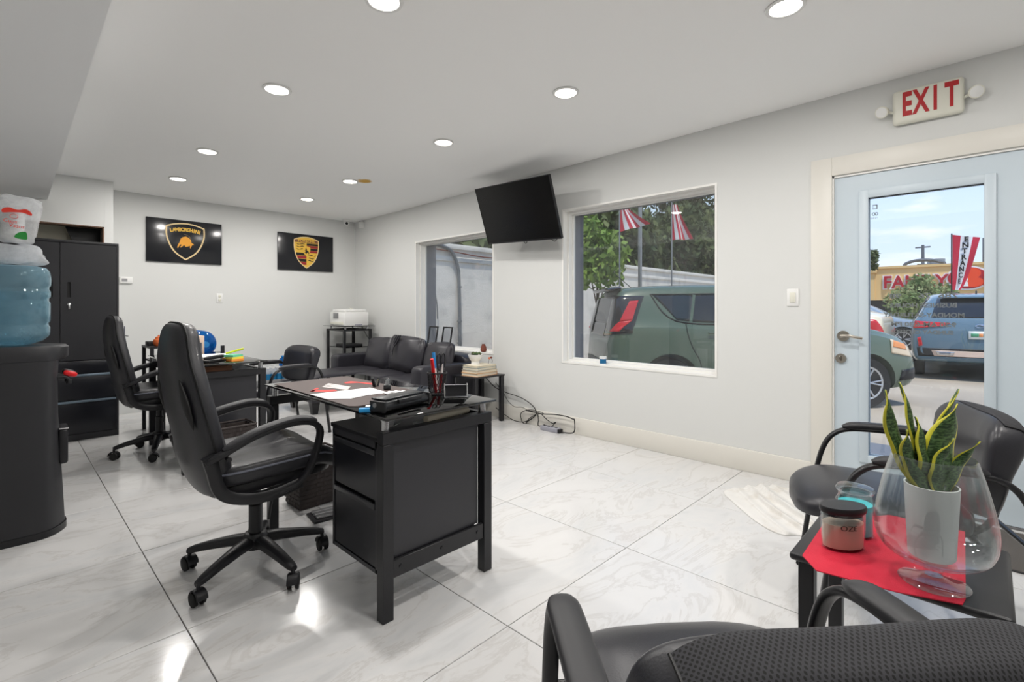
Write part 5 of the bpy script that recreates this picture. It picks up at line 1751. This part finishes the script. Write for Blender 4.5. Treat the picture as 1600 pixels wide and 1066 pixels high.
# ------------------------------------------------------------------ vehicles
def car(name, label, loc, rz, stations, paint, wheel_x, wr, track):
    root = thing(name, label, 'car', loc, rz)
    A = catmull([(s[0], s[1], s[2]) for s in stations], 5)
    B = catmull([(s[3], s[4], s[5]) for s in stations], 5)
    rings = []
    for a, c in zip(A, B):
        x, zs, zb = a
        zt, wb, wt = c
        H = [(.0, zs), (.8 * wb, zs), (.955 * wb, zs + .05), (wb, zs + .32 * (zb - zs)), (wb * .998, zs + .66 * (zb - zs)), (wb * .975, zb - .02), (wb * .945, zb + .02), (wt + .45 * (wb * .945 - wt), zb + .55 * (zt - zb)), (wt, zt - .12 * (zt - zb) - .01), (wt * .84, zt - .012), (wt * .45, zt - .001), (.0, zt)]
        hh = [tuple(p)[:2] for p in catmull([(y, z, 0) for y, z in H], 2)]
        ring = [(x, -y, z) for y, z in hh] + [(x, y, z) for y, z in hh[::-1][1:-1]]
        rings.append(ring)
    b = MB().loft(rings)
    bmesh.ops.recalc_face_normals(b.bm, faces=b.bm.faces)
    bm2 = b.bm.copy()
    bvh = BVHTree.FromBMesh(bm2)
    body = b.build('body', paint, root)
    # wheel arches cut out of the body
    cut = MB()
    for x in wheel_x:
        for s_ in (-1, 1):
            y0, y1 = (track - .12, track + .4) if s_ > 0 else (-track - .4, -track + .12)
            cut.cyl((x, y0, wr), (x, y1, wr), wr + .055, seg=32)
    cut = cut.build('cutter', None)
    md = body.modifiers.new('b', 'BOOLEAN'); md.object = cut; md.operation = 'DIFFERENCE'; md.solver = 'EXACT'
    root.location = (0, 0, 0); root.rotation_euler = (0, 0, 0)
    bpy.context.view_layer.update()
    me = bpy.data.meshes.new_from_object(body.evaluated_get(bpy.context.evaluated_depsgraph_get()))
    body.modifiers.clear()
    body.data = me
    me.shade_smooth(); me.set_sharp_from_angle(angle=R(30))
    bpy.data.objects.remove(cut)
    root.location = loc; root.rotation_euler = (0, 0, rz)
    for x in wheel_x:
        for s_ in (-1, 1):
            M = Matrix.Translation((x, s_ * track, wr)) @ Matrix.Rotation(PI / 2 * s_, 4, 'X') @ Matrix.Rotation(PI, 4, 'X')
            M = Matrix.Translation((x, s_ * track, wr)) @ Matrix.Rotation(-PI / 2 * s_, 4, 'X')
            q = wr * .66
            w = MB().lathe([(q, -.09), (wr * .95, -.095), (wr, -.07), (wr, .07), (wr * .95, .095), (q, .09)], 36, M=M).build('tyre', 'tyre', root)
            rb = MB().lathe([(q + .001, .085), (q * .93, .088), (q * .9, .05), (.0001, .03)], 36, M=M)
            rb.build('rim_well', 'piping_black', w)
            sp = MB()
            sp.lathe([(q * 1.0, .0855), (q * 1.0, .095), (q * .9, .092), (q * .88, .06)], 36, M=M)
            sp.lathe([(q * .24, .05), (q * .24, .085), (.0001, .088)], 18, M=M)
            for k in range(5):
                for dd in (-.16, .16):
                    a = 2 * PI * k / 5 + dd
                    P = [(math.cos(a - dd * .8) * q * .2, math.sin(a - dd * .8) * q * .2, .08), (math.cos(a) * q * .95, math.sin(a) * q * .95, .086)]
                    sp.sweep([M @ Vector(p) for p in P], ell(.016, .010, 6, .5))
            sp.build('alloy', 'alloy', w)
    def hit(s, z, d):
        d3 = Vector((d[0], d[1], 0)).normalized()
        sd_ = Vector((d3.y, -d3.x, 0))
        h = bvh.ray_cast(sd_ * s - d3 * 6 + Vector((0, 0, z)), d3)
        return h
    def patch(nm, m, cs, d, off=.006, n=10, par=None):
        cs = [Vector((*c, 0)) for c in cs]
        bb = MB()
        V = {}
        for i in range(n + 1):
            for j in range(n + 1):
                u, v = i / n, j / n
                p = (cs[0] * (1 - u) + cs[1] * u) * (1 - v) + (cs[3] * (1 - u) + cs[2] * u) * v
                h = hit(p.x, p.y, d)
                if h[0] is not None:
                    V[i, j] = bb.bm.verts.new(h[0] + h[1] * off)
        for i in range(n):
            for j in range(n):
                k = [(i, j), (i + 1, j), (i + 1, j + 1), (i, j + 1)]
                if all(q in V for q in k):
                    bb.bm.faces.new([V[q] for q in k])
        o = bb.build(nm, m, par or root, ang=60, fix=False)
        md = o.modifiers.new('t', 'SOLIDIFY'); md.thickness = .008; md.offset = -1
        return o
    def seam(pts, d, r=.006, m='piping_black', nm='seam', off=0):
        P = []
        for s, z, _ in catmull([(s, z, 0) for s, z in pts], 6):
            h = hit(s, z, d)
            if h[0] is not None:
                P.append(h[0] + h[1] * off)
        return MB().tube(P, r, 6).build(nm, m, root)
    return root, patch, seam, hit
RS, RE, FR, LS = (0, 1), (1, 0), (-1, 0), (0, -1)   # looking at the right side, rear, front, left side
soul_st = [(-2.06, .34, .72, .86, .74, .68), (-2.03, .29, .84, 1.0, .82, .74), (-1.98, .27, .98, 1.22, .87, .72), (-1.90, .25, 1.04, 1.50, .895, .67), (-1.72, .23, 1.06, 1.585, .90, .66), (-1.2, .22, 1.06, 1.615, .90, .665), (-.4, .21, 1.02, 1.62, .90, .67), (.3, .21, .99, 1.60, .90, .66), (.75, .21, .98, 1.46, .90, .66), (1.15, .22, .97, 1.10, .90, .76), (1.5, .23, .92, 1.03, .89, .76), (1.85, .26, .80, .92, .84, .70), (2.02, .30, .62, .76, .74, .60), (2.07, .36, .52, .62, .64, .5)]
soul, patch, seam, hit = car('hatchback_car', 'boxy green hatchback with upright red tail lamps parked outside the near window', (7.51, 2.66, GR), R(-45), soul_st, 'soul_green', (-1.285, 1.285), .33, .775)
patch('window', 'car_glass', [(-1.18, 1.15), (-1.02, 1.13), (-.93, 1.475), (-1.46, 1.475)], RS)
patch('window', 'car_glass', [(-.98, 1.125), (-.22, 1.09), (-.26, 1.485), (-.89, 1.478)], RS)
patch('window', 'car_glass', [(-.15, 1.085), (.78, 1.05), (.42, 1.47), (-.18, 1.487)], RS)
for sd_ in ((RS, 1), ):
    seam([(-1.07, 1.12), (-1.06, .98), (-1.0, .80), (-.90, .60), (-.88, .36)], RS)
    seam([(-.2, 1.09), (-.19, .7), (-.2, .34)], RS)
    seam([(.85, 1.0), (.84, .6), (.80, .34)], RS)
    seam([(-1.49, 1.485), (-1.19, 1.135), (-.2, 1.085), (.82, 1.04)], RS, .010)
    seam([(-1.49, 1.485), (-.9, 1.49), (-.2, 1.5), (.44, 1.48)], RS, .010)
for x in (-.80, .02):
    h0 = seam([(x, .98), (x + .10, .985), (x + .2, .985)], RS, .013, 'soul_green', 'door_handle', .03)
# tail lamps wrap the rear corners: dark surround, red boomerang
for sg in (1, -1):
    dd = (.72, .69 * sg)
    def S(s):
        return s if sg > 0 else -s
    # corner coordinates along the diagonal view
    def dia(x, y):
        d3 = Vector((dd[0], dd[1], 0)).normalized()
        sdv = Vector((d3.y, -d3.x, 0))
        return sdv.x * x + sdv.y * y
    c0, c1 = dia(-1.99, -.42 * sg), dia(-1.77, -.88 * sg)
    lo_, hi_ = (c0, c1)
    patch('lamp_surround', 'tail_dark', [(lo_, .93), (hi_, .98), (dia(-1.70, -.82 * sg), 1.46), (dia(-1.93, -.45 * sg), 1.46)], dd, .010, 14)
    ra, rb_ = dia(-1.90, -.70 * sg), dia(-1.80, -.86 * sg)
    patch('tail_lamp', 'tail_red', [(ra - (rb_ - ra) * .35, .985), (ra + (rb_ - ra) * .5, .995), (rb_, 1.14), (ra + (rb_ - ra) * .35, 1.12)], dd, .018, 8)
    patch('tail_lamp', 'tail_red', [(ra + (rb_ - ra) * .35, 1.12), (rb_, 1.14), (dia(-1.755, -.82 * sg), 1.40), (dia(-1.81, -.76 * sg), 1.39)], dd, .018, 10)
patch('rear_glass', 'car_glass', [(-.58, 1.10), (.58, 1.10), (.52, 1.48), (-.52, 1.48)], RE, .008, 12)
patch('tailgate_panel', 'tail_dark', [(-.48, .92), (.48, .92), (.5, 1.09), (-.5, 1.09)], RE, .008, 10)
patch('rear_bumper', 'black_plastic', [(-.7, .36), (.7, .36), (.72, .58), (-.72, .58)], RE, .012, 10)
MB().sq(.12, .60, .028, .6, .4, 24, 8, M=Matrix.Translation((-1.93, 0, 1.565)) @ Matrix.Rotation(-.12, 4, 'Y')).build('spoiler', 'tail_dark', soul)
MB().tube([(-1.55, 0, 1.59), (-1.80, 0, 1.80)], .006, 6).build('antenna', 'black_plastic', soul)
patch('headlamp', 'lamp_clear', [(1.60, .72), (1.92, .66), (1.86, .80), (1.60, .90)], RS, .012, 8)
patch('turn_signal', 'lamp_orange', [(1.62, .80), (1.82, .76), (1.80, .83), (1.64, .88)], RS, .018, 6)
patch('bumper_trim', 'black_plastic', [(1.72, .36), (1.98, .38), (1.98, .52), (1.75, .50)], RS, .010, 6)
patch('windscreen', 'car_glass', [(-.62, 1.13), (.62, 1.13), (.54, 1.47), (-.54, 1.47)], FR, .006, 10)

suv_st = [(-2.34, .42, .80, .90, .80, .70), (-2.30, .36, .95, 1.05, .90, .78), (-2.20, .33, 1.05, 1.22, .93, .74), (-2.0, .30, 1.06, 1.44, .94, .68), (-1.7, .29, 1.06, 1.55, .945, .67), (-.8, .28, 1.04, 1.60, .95, .68), (.1, .28, 1.02, 1.60, .95, .68), (.6, .28, 1.02, 1.48, .95, .68), (1.15, .28, 1.02, 1.14, .94, .78), (1.8, .3, .94, 1.02, .92, .76), (2.2, .34, .75, .86, .82, .66), (2.34, .40, .58, .66, .68, .5)]
suv, patch, seam, hit = car('suv_car', 'blue grey SUV seen from behind through the door glass', (14.15, .30, GR), R(5), suv_st, 'suv_blue', (-1.40, 1.40), .36, .83)
patch('rear_glass', 'car_glass', [(-.66, 1.13), (.66, 1.13), (.56, 1.50), (-.56, 1.50)], RE, .008, 12)
for sg in (-1, 1):
    patch('tail_lamp', 'tail_red', [(sg * .46, .98), (sg * .90, .93), (sg * .88, 1.06), (sg * .40, 1.03)], RE, .014, 10)
    patch('reflector', 'tail_red', [(sg * .78, .62), (sg * .83, .60), (sg * .85, .76), (sg * .80, .78)], RE, .014, 5)
    patch('exhaust_tip', 'chrome', [(sg * .36, .46), (sg * .58, .46), (sg * .60, .52), (sg * .34, .52)], RE, .022, 5)
patch('bumper_skirt', 'black_plastic', [(-.84, .43), (.84, .43), (.86, .58), (-.86, .58)], RE, .008, 12)
patch('skid_plate', 'wax_cream', [(-.62, .44), (.62, .44), (.66, .54), (-.66, .54)], RE, .016, 12)
pl_ = patch('number_plate', 'plate_white', [(-.16, .76), (.16, .76), (.16, .90), (-.16, .90)], RE, .020, 4)
patch('plate_print', 'plate_green', [(-.13, .80), (-.03, .80), (-.03, .86), (-.13, .86)], RE, .024, 3, pl_)
patch('plate_print', 'plate_green', [(.03, .80), (.13, .80), (.13, .86), (.03, .86)], RE, .024, 3, pl_)
patch('plate_print', 'lamp_orange', [(-.025, .80), (.025, .80), (.025, .86), (-.025, .86)], RE, .024, 3, pl_)
P = []
for i in range(24):
    a = R(-62) + R(304) * i / 23
    h = hit(.07 * math.sin(a + PI) * 1.0, .99 + .026 * math.cos(a + PI) * -1, RE)
    P.append(h[0] + Vector((-.02, 0, 0)))
e0 = hit(0, 1.003, RE)[0] + Vector((-.02, 0, 0))
bdg = MB().tube(P, .006, 6)
bdg.tube([P[0], e0], .006, 6); bdg.tube([P[-1], e0], .006, 6)
bdg.build('badge', 'chrome', suv)
patch('window', 'car_glass', [(1.75, 1.10), (.9, 1.08), (.85, 1.46), (1.45, 1.46)], LS, .006, 8)
patch('window', 'car_glass', [(.85, 1.08), (-.05, 1.06), (0, 1.48), (.8, 1.48)], LS, .006, 8)
patch('window', 'car_glass', [(-.1, 1.06), (-.85, 1.06), (-.5, 1.44), (-.05, 1.48)], LS, .006, 8)
MB().sq(.08, .012, .035, .8, .8, 12, 8, M=Matrix.Translation((-1.5, 0, 1.60))).build('roof_antenna', 'black_plastic', suv)
MB().sq(.12, .56, .02, .6, .4, 20, 8, M=Matrix.Translation((-1.95, 0, 1.52)) @ Matrix.Rotation(-.2, 4, 'Y')).build('spoiler', 'suv_blue', suv)

sed_st = [(-2.34, .40, .70, .80, .74, .66), (-2.28, .33, .86, .96, .84, .74), (-2.0, .27, .93, 1.04, .89, .76), (-1.5, .24, .95, 1.12, .91, .72), (-.9, .22, .94, 1.36, .91, .62), (-.2, .22, .92, 1.45, .91, .62), (.4, .22, .91, 1.40, .91, .62), (1.1, .22, .90, 1.02, .91, .74), (1.7, .25, .82, .92, .88, .72), (2.2, .30, .66, .76, .78, .62), (2.34, .36, .52, .6, .64, .5)]
sed, patch, seam, hit = car('sedan_car', 'grey sedan parked across the lot in front of the tan store', (20.4, 3.3, GR), R(-90), sed_st, 'sedan_grey', (-1.38, 1.38), .34, .80)
patch('window', 'car_glass', [(-1.45, 1.0), (-.25, .98), (-.3, 1.38), (-.95, 1.30)], RS, .006, 8)
patch('window', 'car_glass', [(-.2, .98), (.95, .96), (.35, 1.34), (-.22, 1.39)], RS, .006, 8)
seam([(-.23, .96), (-.22, .6), (-.25, .3)], RS, .008)
bei, patch, seam, hit = car('beige_car', 'beige car with a red wraparound tail lamp parked beyond the green hatchback', (12.1, 3.74, GR), R(90), [(s[0], s[1], s[2] + .16, s[3] + .20, s[4], s[5]) for s in sed_st], 'beige_car', (-1.38, 1.38), .34, .80)
patch('window', 'car_glass', [(1.35, 1.16), (.25, 1.14), (.3, 1.56), (.9, 1.48)], LS, .006, 8)
for sg in (-1, 1):
    dd = (.75, -.66 * sg)
    d3 = Vector((dd[0], dd[1], 0)).normalized(); sdv = Vector((d3.y, -d3.x, 0))
    f_ = lambda x, y: sdv.x * x + sdv.y * y
    patch('tail_lamp', 'tail_red', [(f_(-2.25, .66 * sg), .80), (f_(-2.12, .86 * sg), .82), (f_(-1.86, .88 * sg), 1.12), (f_(-2.14, .74 * sg), 1.08)], dd, .014, 10)

# ------------------------------------------------------------------ store across the lot
stx = 45.0
def Ys(px):
    return on_x(px, 450, stx).y
def Zs(px, py):
    return on_x(px, py, stx).z
store = thing('store_building', 'tan stucco store with a flat roof across the parking lot', 'building', (stx, 0, GR))
box('wall', 'stucco_tan', store, 0, 14, -16, 22, 1.75 - GR, 4.06 - GR)
box('shopfront', 'storefront', store, .25, 14, -16, 22, 0, 1.7495 - GR)
box('parapet', 'stucco_tan', store, -.12, 14.1, -16.1, 22.1, 4.061 - GR, 4.22 - GR)
b = MB()
py_ = Ys(1363)
b.box(-.12, -.001, py_ - .16, py_ + .16, 1.75 - GR, 3.75 - GR)
b.box(-.28, -.001, py_ - .3, py_ + .3, 3.751 - GR, 4.0 - GR, bev=.05)
b.build('downpipe', 'stucco_tan', store)
for yy in (6.5, 4.2, 2.0, -.4, -2.8):
    MB().box(.19, .2495, yy - .04, yy + .04, 0, 1.74 - GR).build('mullion', 'pole_grey', store)
ac = thing('roof_unit', 'grey air conditioning unit on the roof of the tan store', 'air conditioner', (stx + 3, Ys(1541) - .9, 4.06))
box('casing', 'pole_grey', ac, -.6, .6, -1.1, 1.1, 0.005, 2.0, bev=.03)
for k in range(4):
    box('louvre', 'storefront', ac, -.63, -.601, -.9, .9, .3 + .4 * k, .5 + .4 * k)
rr = thing('roof_frame', 'curved dark pipe frame standing on the roof of the tan store', 'frame', (stx + 1.2, 0, 4.05))
def rp_(px, py):
    p = on_x(px, py, stx + 1.2)
    return (0, p.y, max(p.z - 4.05, .0))
MB().tube(catmull([rp_(1413, 416), rp_(1416, 412), rp_(1428, 408), rp_(1443, 406.5), rp_(1458, 407), rp_(1470, 409.5), rp_(1475, 411), rp_(1475, 418)], 6), .11, 8).build('pipe', 'pole_grey', rr)
for px in (1438, 1451, 1463):
    MB().tube([rp_(px, 425), rp_(px, 413)], .05, 6).build('post', 'pole_grey', rr)
MB().tube([rp_(1433, 413.5), rp_(1464, 413)], .05, 6).build('rail', 'pole_grey', rr)
# fascia lettering
sg_ = thing('store_sign', 'red and white store lettering with a round logo on the tan wall', 'sign', (stx, 0, 0))
def sign_text(body, pxa, pxb, pya, pyb, m, grow, x0, ext):
    ya, yb = Ys(pxa), Ys(pxb)
    zt, zb = Zs((pxa + pxb) / 2, pya), Zs((pxa + pxb) / 2, pyb)
    o = text('lettering', body, 1.5, m, sg_, Matrix(), ext=ext, bold=.03)
    xs_ = [v.co.x for v in o.data.vertices]; ys_ = [v.co.y for v in o.data.vertices]
    w, h = max(xs_) - min(xs_), max(ys_) - min(ys_)
    cxm, cym = (max(xs_) + min(xs_)) / 2, (max(ys_) + min(ys_)) / 2
    k, l = (ya - yb) / w, (zt - zb) / h
    o.data.transform(F_right((x0, (ya + yb) / 2, (zt + zb) / 2)) @ Matrix.Diagonal((k, l, 1, 1)) @ Matrix.Translation((-cxm, -cym, 0)))
    return o
def backing(body, pxa, pxb, pya, pyb):
    ya, yb = Ys(pxa), Ys(pxb)
    zt, zb = Zs((pxa + pxb) / 2, pya), Zs((pxa + pxb) / 2, pyb)
    o = text('letter_border', body, 1.5, 'sign_white', sg_, Matrix(), ext=.05, bold=.11)
    xs_ = [v.co.x for v in o.data.vertices]; ys_ = [v.co.y for v in o.data.vertices]
    w, h = max(xs_) - min(xs_), max(ys_) - min(ys_)
    cxm, cym = (max(xs_) + min(xs_)) / 2, (max(ys_) + min(ys_)) / 2
    o.data.transform(F_right((-.06, (ya + yb) / 2, (zt + zb) / 2)) @ Matrix.Diagonal(((ya - yb) / w * 1.06, (zt - zb) / h * 1.14, 1, 1)) @ Matrix.Translation((-cxm, -cym, 0)))
backing('FAMILY', 1382, 1483, 430, 450)
sign_text('FAMILY', 1382, 1483, 430, 450, 'sign_red', 0, -.17, .05)
backing('DOLLAR', 1537, 1650, 424, 446)
sign_text('DOLLAR', 1537, 1650, 424, 446, 'sign_orange', 0, -.17, .05)
lc = on_x(1512, 434.5, stx)
FL = F_right((0, lc.y, lc.z))
def oval(rx, ry, n=32, cx=0, cy=0):
    return [(cx + rx * math.cos(2 * PI * i / n), cy + ry * math.sin(2 * PI * i / n)) for i in range(n)]
MB().prism(oval(1.12, .82), .01, .10, FL).build('logo_border', 'sign_white', sg_)
MB().prism(oval(1.0, .72), .101, .14, FL).build('logo_disc', 'sign_red', sg_)
MB().prism(oval(.40, .36, 24, .25, .30), .141, .17, FL).build('logo_shape', 'sign_orange', sg_)
MB().prism(oval(.55, .34, 24, .25, -.28), .141, .168, FL).build('logo_shape', 'sign_orange', sg_)
for x, y, r in ((-.12, -.10, .15), (-.46, .12, .2)):
    MB().prism(oval(r, r, 18, x, y), .171, .2, FL).build('logo_figure', 'sign_white', sg_)
    MB().prism([(x - r * .8, y - r * 1.0), (x + r * .8, y - r * 1.0), (x + r * 1.1, -.56), (x - r * 1.1, -.56)], .171, .199, FL).build('logo_figure', 'sign_white', sg_)

# utility pole
up = thing('utility_pole', 'dark utility pole with crossarm rising behind the tan store', 'pole', (*at_depth(1442, 470, 62).xy, GR))
tz = at_depth(1442, 383, 62).z - GR
MB().cyl((0, 0, 0), (0, 0, tz), .22, .16, 10).build('post', 'pole_grey', up)
MB().cyl((-.9 * .695, .9 * .719, tz - .35), (.9 * .695, -.9 * .719, tz - .2), .09, seg=8).build('crossarm', 'pole_grey', up)
MB().cyl((1.0, -1.2, tz - 3.6), (1.0, -1.2, tz - 1.8), .9, seg=14).build('tank', 'silver_grey', up)
MB().cyl((0, 0, tz - 3.4), (1.0, -1.2, tz - 3.4), .06, seg=8).build('tank_bracket', 'pole_grey', up)

# ------------------------------------------------------------------ trees
def tree(name, label, base, trunk_h, r, clusters, n, size, m, seed, group=None, tr=.08):
    random.seed(seed)
    root = thing(name, label, 'tree', base, 0, group)
    bb = MB()
    bb.cyl((0, 0, 0), (.06 * trunk_h, .03 * trunk_h, trunk_h), tr, tr * .6, 10)
    for c in clusters:
        bb.cyl((.04 * trunk_h, .02 * trunk_h, trunk_h * .7), c[:3], tr * .5, tr * .15, 6)
    bb.build('trunk', 'bark', root)
    bb = MB()
    tot = sum(c[3] ** 2 for c in clusters)
    for c in clusters:
        k = int(n * c[3] ** 2 / tot)
        for _ in range(k):
            v = Vector((random.gauss(0, 1), random.gauss(0, 1), random.gauss(0, 1))).normalized() * (random.random() ** .45) * c[3]
            p = Vector(c[:3]) + Vector((v.x, v.y, v.z * r))
            a = Vector((random.gauss(0, 1), random.gauss(0, 1), random.gauss(0, .6))).normalized()
            t = a.orthogonal().normalized()
            t = (Matrix.Rotation(random.uniform(0, 6.28), 3, a) @ t)
            w = a.cross(t)
            s_ = size * random.uniform(.6, 1.3)
            bb.bm.faces.new([bb.bm.verts.new(p + t * s_), bb.bm.verts.new(p + w * s_ * .45), bb.bm.verts.new(p - t * s_), bb.bm.verts.new(p - w * s_ * .45)])
    o = bb.build('crown', m, root, fix=False)
    o['kind'] = 'stuff'
    return root
k_ = 0
for x, y, h in [(4.9 + 4.3 * i, 10.3 + .2 * (i % 2), 4.8 + .22 * i) for i in range(7)] + [(7.0 + 4.3 * i, 14.6 + .2 * (i % 2), 10.4 + .3 * i) for i in range(9)]:
    random.seed(100 + k_)
    cl_ = [(random.uniform(-.9, .9), random.uniform(-.8, .8), h * random.uniform(.4, .96), random.uniform(.95, 1.2)) for _ in range(12)] + [(random.uniform(-.9, .9), random.uniform(-.6, .6), h * .34, 1.15) for _ in range(4)]
    tree('hedge_tree', 'dense dark green tree growing behind the painted boundary wall', (x, y, GR), h * .6, .9, cl_, 3800, .20, 'foliage_dark', 40 + k_, 'trees behind the boundary wall')
    k_ += 1
tb_ = at_depth(932, 470, 9.5)
tree('young_tree', 'young light green tree with a thin trunk in front of the boundary wall', (tb_.x, tb_.y, GR), 1.9, .95, [(-.1, .1, 2.05, .42), (.12, -.1, 2.35, .5), (-.2, .2, 2.7, .5), (.15, -.2, 1.95, .3)], 1500, .085, 'foliage_light', 5, tr=.03)
tb_ = at_depth(1438, 470, 24)
tree('flowering_tree', 'leafy tree standing in front of the store lettering', (tb_.x, tb_.y, GR), 1.6, .9, [(0, 0, 2.0, .8), (.5, -.55, 1.7, .75), (-.55, .6, 1.6, .8), (.1, 0, 2.55, .55), (.75, -.9, 2.1, .5), (-.2, .2, 1.2, 1.0)], 3600, .11, 'foliage_flower', 6)
tb_ = at_depth(1360, 405, 34)
tree('palm_tree', 'palm-like tree top beside the roof edge of the tan store', (tb_.x, tb_.y + .3, GR), tb_.z - GR - .5, .8, [(0, 0, tb_.z - GR + .1, .75), (.35, -.35, tb_.z - GR - .5, .35), (.25, -.3, tb_.z - GR + .3, .45)], 900, .18, 'foliage_dark', 7)

# ------------------------------------------------------------------ flags
def hanging_flag(label, px, py, dep, w, h, n, lean):
    top = at_depth(px, py, dep)
    root = thing('flag_pole', label, 'flag', (top.x, top.y, GR))
    H_ = top.z - GR
    MB().cyl((0, 0, 0), (0, 0, H_ + .05), .016, .012, 10).build('pole', 'silver_grey', root)
    MB().sq(.025, .025, .025, 1, 1, 12, 8, M=Matrix.Translation((0, 0, H_ + .07))).build('finial', 'gold', root)
    for k in range(n):
        def fn(u, v, k=k):
            a = (k + u) / n
            wid = w * (.25 + .75 * v ** 1.2)
            s = .018 + a * wid
            q = Rt * s + Fw * (.05 * math.sin(a * 9 + 2 * v) * (.3 + v))
            return Vector((q.x, q.y, H_ - .02 - h * v * (1 - lean * a)))
        MB().grid(fn, 3, 10).build('stripe', 'flag_red' if k % 2 == 0 else 'flag_white', root)
hanging_flag('striped red and white flag hanging full length on a thin pole beyond the car', 1049.5, 318, 9.2, .36, .66, 7, .02)
hanging_flag('red and white striped flag bunched on a pole near the thick white post', 968, 322, 8.5, .5, .42, 7, .3)
wpst = at_depth(1000, 335, 10.4)
wp3 = thing('lamp_post', 'thick white post standing behind the green hatchback', 'post', (wpst.x, wpst.y, GR))
MB().cyl((0, 0, 0), (0, 0, wpst.z - GR + 1.4), .045, .04, 14).build('post', 'silver_grey', wp3)
MB().cyl((0, 0, 0), (0, 0, .5), .065, .065, 14).build('sleeve', 'white_plastic', wp3)
# feather banner
ft = at_depth(1487, 366, 14.5)
fe = thing('feather_banner', 'tall red and white feather banner reading ENTRANCE by the store', 'banner', (ft.x, ft.y, GR))
HB = ft.z - GR
MB().tube([(0, 0, 0), (0, 0, HB * .6), (0, 0, HB + .02)], .018, 8).build('pole', 'black_steel', fe)
def ban(u, v, a0, a1):
    a = a0 + (a1 - a0) * u
    hgt = 1.62
    wid = .42 * (1 - v) ** .7 + .17
    wv = .05 * math.sin(6 * v + 4 * a)
    y = -a * wid * (1.0) - .02
    return Vector((wv - .03, y, HB - .02 - hgt * v - .14 * a * (1 - v)))
for nm, m, a0, a1 in (('red_band', 'flag_red', 0, .30), ('white_band', 'flag_white', .30, .74), ('red_band', 'flag_red', .74, 1.0)):
    MB().grid(lambda u, v: ban(u, v, a0, a1), 6, 24).build(nm, m, fe)
for i, c_ in enumerate('ENTRANCE'):
    v = .06 + .112 * i
    p = ban(.5, v, .30, .74)
    wid = .42 * (1 - v) ** .7 + .17
    text('letter', c_, .20, 'emblem_black', fe, F_right((p.x - .035, p.y, p.z)), sx=min(1, wid / .55), bold=.008, ext=.002)
